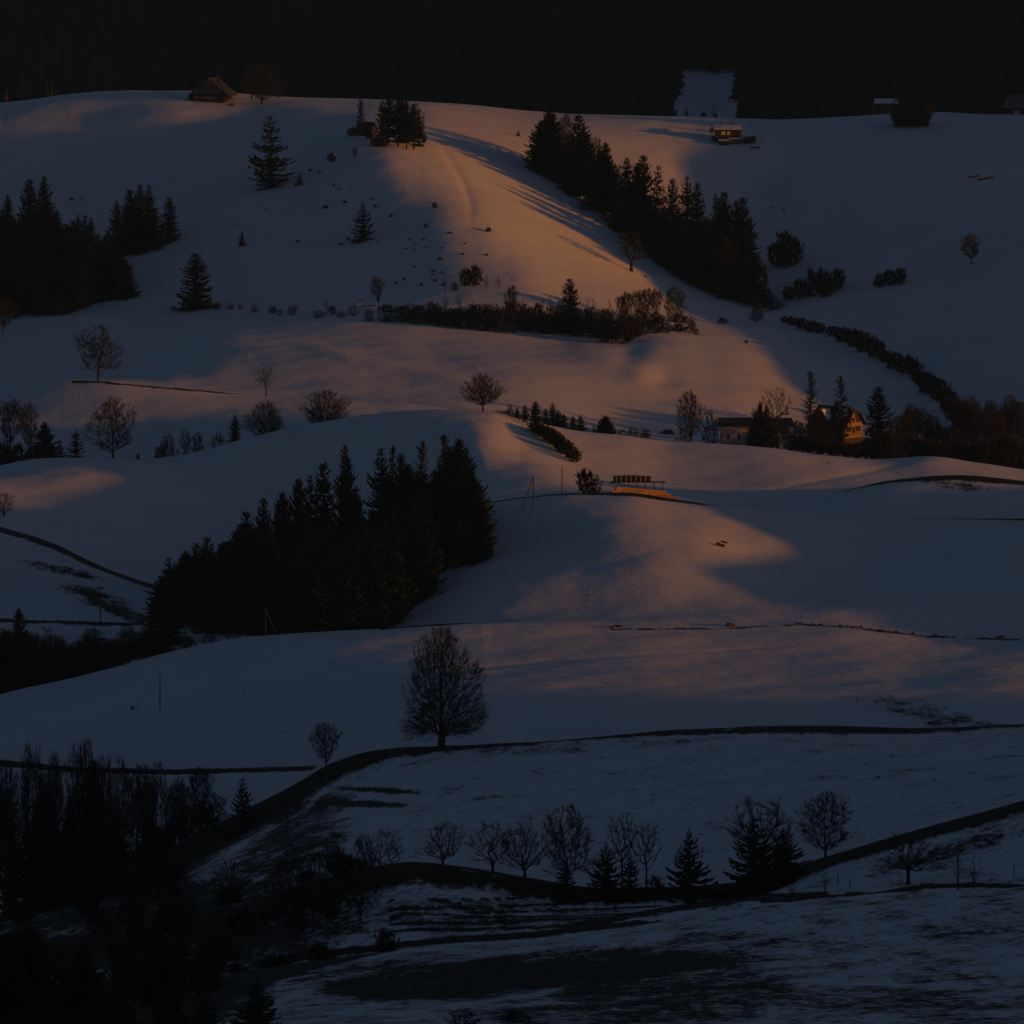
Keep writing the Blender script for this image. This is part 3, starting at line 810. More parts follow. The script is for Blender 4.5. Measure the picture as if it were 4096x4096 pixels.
# left wood
LT = np.array([(-60,820),(0,805),(31,778),(80,840),(117,715),(150,800),(177,704),(210,800),(228,835),(313,858),(364,868),(400,902),(433,920),(473,988),(507,1050),(520,1150)], float)
LB = np.array([(-60,1240),(0,1240),(142,1255),(256,1255),(399,1200),(512,1190)], float)
lw_label, lw_group = 'dark spruce of the wood at the left edge of the upper slope', 'spruces of the left wood'
LWL = ((31, 1010, 778, 70, 0), (117, 1000, 715, 95, 2), (177, 990, 704, 95, 0), (228, 1010, 835, 60, 1), (313, 1040, 858, 60, 3), (340, 1060, 862, 50, 1), (364, 1060, 868, 55, 0), (433, 1100, 918, 70, 2), (475, 1160, 990, 70, 1), (503, 1188, 1052, 60, 0))
for (px, b, t, w, v), o_ in zip(LWL, rank([k[0] for k in LWL])):
    plant('spruce', px, b, t, w, 'spruce_tree', o_ + ' treetop from the left on the outline of the left wood', group=lw_group, var=v)
for k in range(72):
    px = -40 + 540 * ((k * 0.618034) % 1.0)
    tmin = np.interp(px, LT[:, 0], LT[:, 1]); bmax = np.interp(px, LB[:, 0], LB[:, 1])
    t = tmin + 25 + (bmax - tmin - 190) * (k / 72.0) * ri(0.85, 1.05)
    b = min(bmax, t + ri(190, 240))
    plant('larch' if k % 9 == 4 else 'spruce', px, b, t, ri(75, 115), 'spruce_tree' if k % 9 != 4 else 'larch_tree', 'dark spruce in the ' + ('left' if px < 140 else 'middle' if px < 320 else 'right') + (' upper' if k < 30 else ' lower') + ' part of the left wood' if k % 9 != 4 else 'brownish larch among the spruces of the left wood', group=lw_group if k % 9 != 4 else 'larches in the left wood')
plant('oval', 12, 1335, 1185, 110, 'bare_tree', 'leafless tree at the far left edge below the left wood', var=0)
for px, b, t, w in ((60, 1275, 1200, 80), (150, 1265, 1190, 90), (250, 1262, 1190, 80), (330, 1240, 1165, 80), (20, 1262, 1180, 80), (200, 1265, 1200, 70)):
    shrub(px, b, t, w, 'shrub', 'leafless shrub along the lower edge of the left wood', group='shrubs under the left wood')

# hut clump on the shoulder
plant('larch', 1443, 545, 396, 62, 'larch_tree', 'open crowned larch behind the dark hut on the shoulder', var=1)
for k, (px, b, t, w, kd, v) in enumerate(((1530, 588, 400, 62, 'grove', 1), (1556, 585, 376, 80, 'grove', 0), (1592, 590, 382, 84, 'grove', 1), (1626, 600, 398, 78, 'grove', 0), (1654, 602, 412, 76, 'grove', 1), (1606, 575, 372, 64, 'spruce', 2), (1676, 590, 452, 44, 'rough', 1))):
    plant(kd, px, b, t, w, 'fir_tree', 'dense dark fir in the clump right of the hut', group='firs in the clump beside the hut', var=v)
plant('oval', 1660, 590, 410, 95, 'bare_tree', 'reddish leafless tree at the right side of the fir clump', var=1)
for px, b, t, w in ((1505, 590, 540, 55), (1535, 592, 548, 50), (1408, 543, 505, 45), (1475, 555, 525, 40), (1695, 575, 530, 26)):
    shrub(px, b, t, w, 'bush', 'dark bush at the foot of the hut and fir clump', group='bushes around the hut', dense=True)
plant('pine', 2073, 545, 518, 22, 'spruce_tree', 'tiny spruce on the lit crest between clump and tree row', var=0)

# tree row running down the right side of the lit spur
row_label, row_group = 'dark conifer in the slanting row beside the sunlit spur', 'conifers of the slanting tree row'
RWL = ((2165, 690, 480, 90, 'fir', 1), (2198, 700, 438, 105, 'fir', 0), (2222, 690, 470, 80, 'rough', 1), (2288, 770, 560, 90, 'fir', 1), (2315, 785, 458, 105, 'spruce', 2), (2335, 785, 520, 100, 'fir', 0),
                           (2398, 845, 600, 80, 'spruce', 0), (2422, 860, 568, 85, 'fir', 1), (2450, 870, 640, 70, 'spruce', 3), (2508, 920, 628, 80, 'spruce', 1), (2550, 945, 650, 80, 'fir', 1), (2572, 950, 618, 90, 'spruce', 2), (2615, 970, 660, 80, 'rough', 0),
                           (2690, 1045, 712, 80, 'spruce', 0), (2748, 1080, 698, 78, 'spruce', 3), (2790, 1095, 726, 72, 'spruce', 1), (2875, 1130, 790, 80, 'spruce', 1), (2898, 1140, 764, 85, 'spruce', 2), (2945, 1150, 800, 85, 'spruce', 0), (2970, 1160, 788, 95, 'spruce', 2), (3000, 1170, 870, 80, 'spruce', 3),
                           (2480, 935, 720, 80, 'spruce', 2), (2600, 1010, 780, 90, 'spruce', 0), (2650, 1045, 830, 80, 'spruce', 3), (2700, 1085, 860, 80, 'fir', 1), (2770, 1120, 890, 90, 'spruce', 1), (2830, 1150, 880, 90, 'spruce', 2), (2890, 1170, 930, 90, 'fir', 0), (2950, 1190, 960, 90, 'spruce', 0), (2560, 990, 800, 80, 'fir', 0))
for k, ((px, b, t, w, kd, v), o_) in enumerate(zip(RWL, rank([k[0] for k in RWL[:21]]) + [None] * 9)):
    plant(kd, px, b, t, w * 1.2, 'spruce_tree', o_ + ' conifer from the left in the slanting row beside the spur' if o_ else 'lower conifer standing in front within the slanting tree row', group=row_group, var=v)
for px, b, t, w, v in ((3020, 1215, 1010, 90, 0), (3060, 1222, 1060, 80, 2), (2985, 1205, 1020, 90, 1), (2850, 1150, 770, 60, 1), (2740, 1120, 960, 70, 2)):
    plant('larch', px, b, t, w, 'larch_tree', 'brown larch within the lower end of the slanting tree row', group='larches of the slanting tree row', var=v)
plant('tall', 2248, 690, 450, 70, 'birch_tree', 'slender leafless birch between the top trees of the slanting row', var=0)
plant('oval', 2375, 800, 545, 110, 'bare_tree', 'leafless tree with orange lit gaps among the upper row conifers', var=2)
for px, b, t, w, v in ((2270, 720, 520, 90, 3), (2470, 900, 660, 90, 1), (2640, 1020, 740, 100, 4), (2820, 1140, 860, 100, 3), (2730, 1100, 840, 90, 0), (2910, 1190, 950, 100, 2)):
    plant('oval', px, b, t, w, 'bare_tree', 'leafless tree squeezed between the conifers of the slanting row', group='leafless trees within the slanting row', var=v)
for px, b, t, w in ((2300, 790, 730, 70), (2370, 830, 770, 70), (2340, 845, 790, 60), (2450, 900, 830, 80), (2520, 960, 890, 80), (2620, 1040, 960, 80), (2700, 1100, 1020, 90), (2780, 1150, 1070, 90), (2860, 1180, 1100, 90), (2930, 1205, 1120, 90), (3000, 1222, 1140, 90), (3070, 1235, 1160, 80), (2185, 720, 670, 60), (2235, 735, 690, 60), (2480, 925, 850, 80), (2560, 1000, 920, 90), (2650, 1065, 980, 90), (2740, 1125, 1040, 90), (2820, 1165, 1080, 90), (2890, 1195, 1110, 90), (2960, 1215, 1130, 90), (3040, 1230, 1150, 90), (3095, 1240, 1180, 70)):
    shrub(px, b, t, w * 1.15, 'shrub', 'leafless shrub at the foot of the slanting tree row', group='shrubs under the slanting tree row')
plant('crooked', 2525, 1088, 925, 150, 'fruit_tree', 'lone crooked leafless tree on the sunlit spur casting a long shadow', var=0, rz=2.2)

# shrub row between hill and lower slope
SPS = ((845, 1240, 1210, 36), (868, 1242, 1208, 34), (922, 1243, 1208, 42), (962, 1243, 1212, 30), (1016, 1250, 1216, 36), (1092, 1255, 1222, 38), (1120, 1262, 1235, 30), (1165, 1262, 1220, 46))
for (px, b, t, w), o_ in zip(SPS, ORD):
    shrub(px, b, t, w, 'shrub', o_ + ' small shrub from the left in the spaced row below the slope', group='spaced shrubs below the shaded slope')
for px, b, t, w in ((1275, 1272, 1240, 60), (1330, 1260, 1220, 34), (1365, 1275, 1240, 50), (1412, 1268, 1215, 50), (1475, 1285, 1230, 48)):
    shrub(px, b, t, w, 'shrub', 'low shrub in the gap left of the continuous hedge', group='low shrubs left of the hedge')
plant('sapling', 1183, 1262, 1198, 28, 'sapling', 'thin sapling rising from the spaced shrubs', var=0)
plant('sapling', 1310, 1262, 1195, 30, 'sapling', 'thin sapling above the low shrubs left of the hedge', var=1)
plant('tall', 1515, 1255, 1103, 60, 'bare_tree', 'leaning leafless tree beside fallen trunk at the hedge start', var=1)
HTOP = np.array([(1530,1222),(1600,1215),(1700,1205),(1790,1215),(1900,1215),(2000,1195),(2100,1200),(2200,1210),(2300,1215),(2400,1230),(2500,1230),(2600,1240),(2700,1260),(2780,1290)], float)
HBOT = np.array([(1530,1290),(1700,1300),(1900,1325),(2050,1338),(2280,1345),(2400,1368),(2480,1380),(2560,1350),(2700,1330),(2790,1335)], float)
k = 0
px = 1535.0
while px < 2790:
    for lay in range(2):
        b = np.interp(px, HBOT[:, 0], HBOT[:, 1]) - lay * 34 - ri(0, 8); t = np.interp(px, HTOP[:, 0], HTOP[:, 1]) + (1 - lay) * 30 + ri(-6, 14)
        shrub(px + ri(-10, 10), b, min(t, b - 38), ri(62, 84), 'hedge_shrub', 'dark leafless shrub of the continuous hedge across the slope', group='shrubs of the long hedge', dense=(lay == 0 and int(px) % 2 == 0))
    px += ri(30, 38)
    if px > 2640: px += 14
plant('spruce', 2278, 1330, 1113, 98, 'spruce_tree', 'single dark spruce rising out of the long hedge', var=0)
for px, b, t, w, v in ((2505, 1290, 1165, 60, 0), (2545, 1295, 1158, 70, 1), (2585, 1300, 1150, 74, 0), (2625, 1300, 1152, 70, 1), (2478, 1290, 1180, 50, 1)):
    plant('tall', px, b, t, w, 'bare_tree', 'slim sunlit leafless tree in the group at the right end of the hedge', group='slim trees at the hedge end', var=v)
plant('oval', 2703, 1325, 1143, 115, 'bare_tree', 'wide crowned leafless tree glowing at the right end of the hedge', var=2)
plant('tall', 2045, 1300, 1138, 62, 'bare_tree', 'leafless tree with narrow crown above the middle of the hedge', var=0)
for px, b, t in ((1780, 1162, 1090), (1945, 1160, 1098), (1996, 1158, 1092), (1840, 1250, 1180), (1780, 1250, 1165), (2095, 1300, 1195), (2170, 1310, 1190), (2205, 1310, 1185), (2345, 1330, 1180), (2375, 1330, 1190), (1890, 1290, 1190), (2445, 1330, 1190)):
    plant('sapling', px, b, t, 30, 'sapling', 'thin leafless sapling on or above the long hedge', group='saplings along the long hedge')
shrub(2785, 1342, 1312, 28, 'bush', 'small round bush just right of the hedge end')
shrub(2890, 1298, 1268, 46, 'bush', 'reddish low bush on the lit ridge right of the hedge')
shrub(2770, 1320, 1275, 40, 'bush', 'twiggy bush below the glowing tree at the hedge end')
# bushes dotted over the hillside
shrub(1865, 1150, 1068, 62, 'bush', 'dark round bush of the pair above the hedge, left one', dense=True)
shrub(1902, 1146, 1056, 58, 'bush', 'dark pointed bush of the pair above the hedge, right one', dense=True)
shrub(1820, 1168, 1128, 32, 'bush', 'small bush below left of the bush pair')
shrub(1325, 652, 608, 36, 'bush', 'dark bush on the slope below the hut', dense=True)
shrub(1302, 840, 818, 24, 'bush', 'small dark bush left of the bushy spruce', dense=True)
shrub(1738, 838, 808, 28, 'bush', 'dark bush on the lit flank casting a short shadow', dense=True)
shrub(1703, 912, 892, 20, 'bush', 'small bush below the bush on the lit flank', dense=True)
shrub(1800, 940, 926, 26, 'bush', 'flat dark bush at the edge of the lit flank', dense=True)
shrub(1953, 934, 908, 28, 'bush', 'dark bush on the lit slope right of the flat bush', dense=True)
shrub(1565, 868, 854, 14, 'bush', 'tiny bush right of the bushy spruce', dense=True)
plant('tall', 1416, 664, 588, 26, 'bare_tree', 'small leafless tree on the shaded slope below the hut', var=1)
for px, b in ((1640, 968), (1665, 985), (1695, 965), (1622, 1002), (1658, 1005), (1708, 1000), (1770, 998), (1850, 1026), (1760, 1040), (1660, 1075), (1728, 1088), (1736, 1090), (1730, 1104), (1766, 1094), (1812, 1116), (1585, 1136), (1618, 1122), (1685, 1145), (1740, 1128), (1770, 1145), (1946, 1025), (1860, 985), (1240, 688), (1278, 694), (1062, 850), (1190, 968), (1355, 764), (1405, 765), (1335, 745), (1490, 806), (1380, 812), (1500, 830), (342, 870), (285, 802), (325, 800), (940, 912), (530, 1070), (2030, 1100), (2580, 1112), (2985, 1375), (3085, 840), (3135, 845)):
    shrub(px, b, b - ri(8, 15), ri(12, 20), 'grass_tuft', 'small dark tuft poking through snow on the far hillside', cat='tuft', group='tufts on the far hillside', dense=True)

# right hillside
plant('oval', 3887, 1060, 935, 100, 'bare_tree', 'small rounded leafless tree alone on the shaded right hillside', var=0)
for px, b, t, w in ((3105, 1070, 965, 80), (3140, 1078, 915, 90), (3175, 1070, 945, 80)):
    shrub(px, b, t, w, 'tall_shrub', 'tall dense shrub in the rounded clump right of the tree row', group='rounded shrub clump on the right slope', dense=True)
for px, b, t, w in ((3155, 1205, 1140, 60), (3200, 1200, 1110, 70), (3245, 1195, 1068, 60), (3290, 1195, 1065, 70), (3350, 1165, 1070, 76), (3310, 1190, 1100, 70)):
    shrub(px, b, t, w, 'tall_shrub', 'tall shrub in the stretched thicket below the rounded clump', group='stretched thicket on the right slope', dense=True)
for px, b, t, w in ((3520, 1155, 1090, 60), (3560, 1145, 1075, 62), (3600, 1138, 1068, 62)):
    shrub(px, b, t, w, 'shrub', 'shrub in the isolated oval thicket on the right slope', group='oval thicket on the right slope', dense=True)
plant('oval', 3025, 1300, 1200, 70, 'bare_tree', 'small dark leafless tree where the gully begins', var=1)
GH = ((3137,1295,1262,30),(3168,1305,1262,46),(3205,1318,1268,56),(3245,1330,1278,60),(3280,1338,1290,50),(3330,1350,1300,60),(3370,1372,1305,70),(3410,1392,1308,74),(3450,1412,1320,74),(3490,1432,1335,74),(3520,1442,1360,60),(3545,1455,1400,60),(3585,1480,1405,76),(3625,1500,1415,76),(3660,1512,1440,70),(3685,1545,1480,80),(3720,1580,1490,90),(3755,1610,1510,90),(3790,1650,1550,90),(3820,1690,1580,90),(3850,1720,1600,90))
for px, b, t, w in GH:
    shrub(px, b, t, w * 1.1, 'gully_shrub', 'dark shrub in the hedge winding down the gully on the right', group='shrubs of the gully hedge', dense=True)

# lower slope and the mid ridge
plant('oval', 392, 1527, 1298, 200, 'lime_tree', 'large rounded leafless lime on the upper terrace edge at left', y=1400, var=4)
plant('oval', 452, 1832, 1584, 205, 'lime_tree', 'large two lobed leafless lime standing on the mid ridge at left', y=1283, var=3)
plant('apple', 1065, 1572, 1462, 92, 'fruit_tree', 'small leafless fruit tree on the terrace line', y=1400, var=2)
plant('dome', 1300, 1718, 1560, 222, 'bare_tree', 'broad fan shaped leafless tree behind the mid ridge', y=1300, var=1)
plant('dome', 1066, 1748, 1605, 195, 'bare_tree', 'lower fan shaped leafless tree left of the broad one', y=1300, var=1)
plant('dome', 1931, 1644, 1492, 168, 'bare_tree', 'round crowned leafless tree alone on top of the mid ridge', y=1281, var=0, rz=1.0)
plant('spruce', 940, 1758, 1660, 48, 'spruce_tree', 'small dark spruce left of the fan shaped trees', y=1298, var=1)
for px, t, w in ((672, 1728, 90), (742, 1708, 52), (792, 1724, 60), (640, 1780, 50), (875, 1722, 70)):
    shrub(px, 0, t, w, 'shrub', 'rounded leafless shrub behind the mid ridge left of the small spruce', group='shrubs behind the mid ridge', y=1300)
plant('tall', 38, 1860, 1592, 130, 'bare_tree', 'tall leafless tree at the left edge behind the mid ridge, taller one', y=1300, var=1)
plant('tall', 112, 1855, 1600, 80, 'bare_tree', 'tall leafless tree at the left edge behind the mid ridge, slimmer one', y=1300, var=0)
plant('fir', 178, 1850, 1688, 90, 'fir_tree', 'ragged dark fir right of the tall leafless trees at left edge', y=1300, var=1)
plant('pine', 240, 1848, 1752, 62, 'fir_tree', 'small dark fir between two larger firs on the mid ridge', y=1295, var=0)
plant('rough', 303, 1846, 1718, 70, 'fir_tree', 'dark fir with notched outline left of the two lobed lime', y=1290, var=1)
plant('pine', 552, 1838, 1808, 30, 'fir_tree', 'tiny dark fir right of the two lobed lime', y=1288, var=1)
for px, t, w in ((10, 1760, 90), (70, 1770, 90), (130, 1775, 70), (30, 1800, 90)):
    shrub(px, 0, t, w, 'shrub', 'dark shrub under the trees at the left edge behind the mid ridge', group='shrubs under the left edge trees', y=1300, dense=True)
plant('apple', 15, 2105, 1968, 105, 'fruit_tree', 'leafless fruit tree at the left edge above the grass bank', y=1170, var=1)
for px, t, w in ((1445, 1672, 14), (1458, 1668, 14), (1434, 1678, 10)):
    shrub(px, 0, t, w, 'bush', 'tiny bush on the mid ridge line right of the broad fan tree', group='tiny bushes on the mid ridge', y=1286, dense=True)
# conifers behind the ridge
for px, t, w, v in ((2068, 1632, 40, 0), (2100, 1618, 40, 1), (2142, 1604, 62, 2), (2182, 1634, 46, 0), (2210, 1610, 50, 3), (2232, 1640, 56, 1), (2255, 1656, 46, 2), (2292, 1664, 40, 0), (2322, 1660, 44, 1)):
    plant('spruce', px, 0, t, w, 'spruce_tree', 'small spruce in the dark group just behind the mid ridge', group='small spruces behind the mid ridge', y=1312, var=v)
plant('fir', 2422, 0, 1664, 78, 'fir_tree', 'single rounded dark fir behind the mid ridge slope', y=1315, var=0)
for px, t, w in ((2490, 1712, 60), (2530, 1705, 64), (2580, 1712, 50), (2375, 1700, 30), (2345, 1705, 34), (2042, 1610, 36)):
    shrub(px, 0, t, w, 'shrub', 'leafless shrub peeping over the lit ridge slope', group='shrubs peeping over the lit ridge', y=1318)
plant('oval', 2767, 0, 1558, 118, 'bare_tree', 'leafless tree with oval crown near the long barn', y=1372, var=0)
shrub(2842, 0, 1632, 90, 'tall_shrub', 'tall twiggy shrub left of the long barn', y=1372)
shrub(2735, 0, 1702, 74, 'shrub', 'round leafless shrub at the foot of the oval crowned tree', y=1355)
plant('apple', 3112, 0, 1543, 150, 'bare_tree', 'leafless tree with twisted open crown in front of the long barn', y=1372, var=2)
for px, t, w in ((3050, 1600, 80), (3020, 1690, 80), (3080, 1690, 80), (3060, 1650, 80)):
    shrub(px, 0, t, w, 'tall_shrub', 'dark shrub clump covering the middle of the long barn', group='shrub clump before the barn', y=1368, dense=True)
plant('larch', 3238, 0, 1484, 108, 'larch_tree', 'tall larch with drooping limbs left of the lit house', y=1380, var=0)
plant('larch', 3376, 0, 1500, 112, 'larch_tree', 'tall larch with flagged top rising in front of the lit house', y=1384, var=2)
plant('rough', 3238, 0, 1660, 80, 'spruce_tree', 'dark conifer under the drooping larch beside the house', y=1381, var=0)
plant('spruce', 3512, 0, 1545, 115, 'spruce_tree', 'dense conical spruce right of the lit house', y=1402, var=2)
for px, t, w in ((3200, 1745, 80), (3235, 1740, 70), (3280, 1770, 70), (3330, 1775, 70), (3390, 1765, 60), (3430, 1768, 70), (3475, 1745, 80), (3520, 1730, 90), (3560, 1720, 90), (3160, 1760, 60)):
    shrub(px, 0, t, w, 'garden_shrub', 'dark garden shrub around the foot of the lit house', group='garden shrubs at the house', y=1352, dense=True)
rw_l, rw_g = 'tall leafless tree in the brown wood at the right edge', 'leafless trees of the right edge wood'
for k in range(26):
    px = 3580 + k * 20.5 + ri(-10, 10)
    t = np.interp(px, [3560, 3640, 3700, 3780, 3860, 3920, 4000, 4100], [1640, 1585, 1620, 1680, 1600, 1560, 1590, 1545]) + ri(0, 90)
    plant(('oval', 'tall', 'oval')[k % 3], px, 0, t, ri(80, 120), 'bare_tree', rw_l, group=rw_g, y=ri(1398, 1440))
for k in range(24):
    px = 3570 + k * 22.5 + ri(-10, 10)
    shrub(px, 0, np.interp(px, [3560, 3800, 4096], [1720, 1740, 1720]) + ri(0, 50), ri(80, 110), 'shrub', 'dark shrub filling the brown wood at the right edge', group='shrubs of the right edge wood', y=ri(1325, 1360), dense=True)

# ridge hedge and bush above the timber stack
for k in range(11):
    f = k / 10
    px = 2135 + 165 * f; b = 1730 + 125 * f - 6 * math.sin(f * 3)
    shrub(px, b, b - (48 + 24 * math.sin(f * 2.6)), 56, 'hedge_shrub', 'brown shrub in the short hedge slanting down the lit ridge', group='short slanting hedge on the ridge', dense=True)
for px, b, t in ((2012, 1655, 1648), (2030, 1660, 1645), (2055, 1668, 1655), (2080, 1678, 1660), (2100, 1690, 1668)):
    shrub(px, b, t - 6, 26, 'shrub', 'low scrub on the fence line beside the round crowned tree', group='scrub on the ridge fence line')
shrub(2345, 1978, 1868, 82, 'bush', 'big round dark bush left of the timber stack', y=1130, dense=True)
shrub(2385, 1975, 1890, 60, 'bush', 'twiggy bush leaning out right of the big round bush', y=1131)

# middle wood
WT = np.array([(630,2300),(660,2245),(680,2230),(720,2210),(786,2168),(828,2145),(870,2150),(900,2115),(985,2043),(1020,2050),(1054,1990),(1130,1960),(1194,1909),(1240,1900),(1293,1846),(1356,1823),(1393,1826),(1460,1850),(1524,1789),(1560,1785),(1604,1812),(1640,1840),(1669,1790),(1720,1840),(1790,1790),(1840,1765),(1880,1810),(1920,1950),(1950,2050)], float)
mw_l, mw_g = 'black conifer of the dense wood in the middle of the fields', 'conifers of the middle wood'
MWL = ((680, 2230, 80, 'rough', 0, 1040), (786, 2168, 90, 'spruce', 1, 1045), (828, 2145, 95, 'spruce', 0, 1050), (985, 2043, 95, 'spruce', 2, 1060), (1054, 1990, 100, 'spruce', 0, 1065), (1194, 1909, 110, 'fir', 1, 1075), (1293, 1846, 110, 'spruce', 2, 1085), (1356, 1823, 110, 'rough', 1, 1090), (1393, 1826, 100, 'spruce', 1, 1085),
                           (1524, 1789, 110, 'spruce', 3, 1095), (1604, 1812, 110, 'spruce', 0, 1095), (1795, 1785, 150, 'fir', 1, 1085), (1836, 1752, 165, 'fir', 1, 1078), (1868, 1815, 150, 'grove', 0, 1070), (1888, 1900, 150, 'fir', 0, 1066), (1905, 1990, 120, 'rough', 0, 1064), (1240, 1895, 100, 'spruce', 3, 1080), (1130, 1962, 100, 'fir', 0, 1070), (740, 2200, 90, 'spruce', 3, 1040))
for (px, t, w, kd, v, y), o_ in zip(MWL, rank([k[0] for k in MWL])):
    plant(kd, px, 0, t, w * (1.3 if px < 1700 else 1.0), 'spruce_tree', o_ + ' treetop from the left on the skyline of the middle wood', group=mw_g, y=y, var=v)
plant('larch', 1424, 0, 1772, 120, 'larch_tree', 'bare larch showing its branches above the middle wood', y=1090, var=0)
plant('larch', 1669, 0, 1760, 130, 'larch_tree', 'open layered larch top right of the bare larch over the wood', y=1092, var=2)
plant('larch', 1758, 0, 1730, 110, 'larch_tree', 'thin bare larch top just left of the broadest fir of the wood', y=1100, var=1)
plant('larch', 1560, 0, 1778, 90, 'larch_tree', 'twiggy larch top between pointed spruces of the middle wood', y=1100, var=1)
cnt = 0
while cnt < 110:
    px = ri(650, 1930); y = ri(1008, 1112)
    g = at(px, y); b = HZ - g.z / (K * y)
    lim = np.interp(b, [2020, 2150, 2260, 2390, 2500, 2540], [1945, 1925, 1840, 1700, 1560, 1500])
    if px > lim: continue
    tmin = np.interp(px, WT[:, 0], WT[:, 1]) + ri(8, 110)
    hpx = ri(15, 23) / (K * y)
    t = max(tmin, b - hpx)
    if b - t < 150: continue
    plant(('spruce', 'fir', 'spruce', 'fir')[cnt % 4], px, b, t, ri(125, 175), 'spruce_tree', 'black conifer filling the ' + ('low left tip' if px < 950 else 'left half' if px < 1250 else 'centre' if px < 1550 else 'right flank') + ' of the middle wood', group=mw_g, y=y)
    cnt += 1
for k in range(16):
    f = k / 15
    px = 700 + 240 * f + ri(-10, 10) if k < 8 else 1530 + (k - 8) * 52
    y = 1012 if k < 8 else None
    if k < 8: shrub(660 + k * 90, 0, np.interp(660 + k * 90, [640, 1400], [2560, 2440]), 90, 'shrub', 'leafless shrub at the front edge of the middle wood', group='shrubs fronting the middle wood', y=1010)
shrub(900, 0, 2050 + 100, 60, 'shrub', 'pale leafless shrub top in the notch of the middle wood', y=1030)
# valley thicket left of the wood
vt_l, vt_g = 'leafless tree of the dark thicket left of the middle wood', 'trees of the valley thicket'
for px, t, w, kd in ((75, 2432, 100, 'fir'), (20, 2520, 110, 'fir'), (110, 2530, 110, 'spruce'), (300, 2590, 110, 'fir')):
    plant(kd, px, 0, t, w, 'fir_tree', 'dark rounded evergreen in the thicket left of the middle wood', group='evergreens of the valley thicket', y=1012)
for k in range(22):
    px = -10 + k * 32 + ri(-12, 12)
    plant(('oval', 'tall')[k % 2], px, 0, np.interp(px, [0, 200, 400, 600, 700], [2490, 2490, 2490, 2440, 2400]) + ri(0, 90), ri(80, 120), 'bare_tree', vt_l, group=vt_g, y=ri(1008, 1028))
for k in range(20):
    px = -10 + k * 35 + ri(-12, 12)
    shrub(px, 0, np.interp(px, [0, 640], [2640, 2540]) + ri(-20, 30), ri(90, 120), 'shrub', 'dark shrub of the valley thicket left of the wood', group='shrubs of the valley thicket', y=ri(1006, 1018), dense=True)

# foreground: trees on the near bank
fg = [('apple', 1770, 3452, 3280, 190, 3, 'low twiggy fruit tree at the left end of the near bank'),
      ('apple', 1972, 3498, 3278, 215, 4, 'gnarled leafless fruit tree second from left on the near bank'),
      ('apple', 2098, 3515, 3278, 200, 3, 'upright leafless fruit tree third from left on the near bank'),
      ('oval', 2268, 3545, 3212, 250, 4, 'large leafless tree rising left of the paired conifers on the near bank'),
      ('apple', 2490, 3548, 3250, 160, 2, 'leafless tree with bent limbs rising from the paired conifers'),
      ('apple', 2585, 3548, 3285, 150, 2, 'leafless tree with forked limbs just right of the paired conifers'),
      ('apple', 3060, 3535, 3180, 360, 4, 'spreading leafless tree overtopping the widest conifers of the near bank'),
      ('oval', 3302, 3450, 3160, 235, 3, 'tall leafless tree with fine crown at the right end of the bank')]
for kd, px, b, t, w, v, lab in fg:
    plant(kd, px, b, t, w, 'bare_tree', lab, y=674, var=v)
plant('pine', 2425, 0, 3366, 200, 'pine_tree', 'left conifer of the pair under the bent leafless tree', y=669, var=0)
plant('pine', 2520, 0, 3400, 120, 'pine_tree', 'right narrower conifer of the pair under the bent leafless tree', y=670, var=1)
plant('pine', 2260, 0, 3440, 130, 'pine_tree', 'dark bushy conifer at the foot of the large leafless tree', y=668, var=1)
plant('pine', 2757, 0, 3308, 225, 'pine_tree', 'single symmetrical conifer standing free on the near bank', y=668, var=0)
plant('pine', 3015, 0, 3262, 290, 'pine_tree', 'tall wide conifer of the biggest near bank clump', y=668, var=1)
plant('pine', 3135, 0, 3310, 280, 'pine_tree', 'spreading conifer at the right of the biggest near bank clump', y=667, var=0)
plant('apple', 3632, 3545, 3330, 270, 'fruit_tree', 'wide low fruit tree standing by the dark track at right', var=0)
for px, b, t, lab in ((3897, 3560, 3408, 'thin sapling with few twigs beside the dark track at far right'), (3298, 3578, 3480, 'small twiggy sapling on the snowy bank below the tall fine crowned tree'), (3170, 3592, 3520, 'short thin sapling at the start of the dark track')):
    plant('sapling', px, b, t, 46, 'sapling', lab)
shrub(2620, 3548, 3500, 90, 'shrub', 'low pale scrub between the paired and the single conifer', y=671)

# foreground left: dark slope with trees and scrub
bl_l, bl_g = 'slender leafless tree in the dark stand at lower left', 'slender trees of the lower left stand'
SLT = ((60, 3030, 110, 856), (110, 2985, 120, 860), (180, 3000, 110, 850), (250, 3010, 100, 858), (300, 2990, 110, 862), (345, 2960, 120, 858), (430, 2968, 130, 860), (490, 2955, 120, 856), (540, 3000, 130, 862), (600, 3060, 110, 858), (640, 3030, 120, 862), (700, 3070, 110, 858), (740, 3050, 130, 864), (800, 3075, 130, 860), (850, 3085, 120, 864), (20, 2990, 120, 862), (400, 3020, 110, 852), (570, 3050, 100, 850))
for (px, t, w, y), o_ in zip(SLT, rank([k[0] for k in SLT])):
    plant(('tall', 'oval', 'tall')[px % 3], px, 0, t + (px * 37) % 110 - 20, w * ri(0.85, 1.3), 'bare_tree', o_ + ' slender leafless tree from the left in the lower left stand', group=bl_g, y=y)
plant('fir', 372, 0, 3040, 150, 'fir_tree', 'tall dark fir among the slender trees at lower left', y=852, var=1)
plant('fir', 180, 0, 3120, 150, 'fir_tree', 'broad dark fir deep in the lower left stand', y=850, var=0)
plant('pine', 970, 0, 3108, 140, 'pine_tree', 'bushy dark pine on the grass bank left of the ditch end', y=840, var=1)
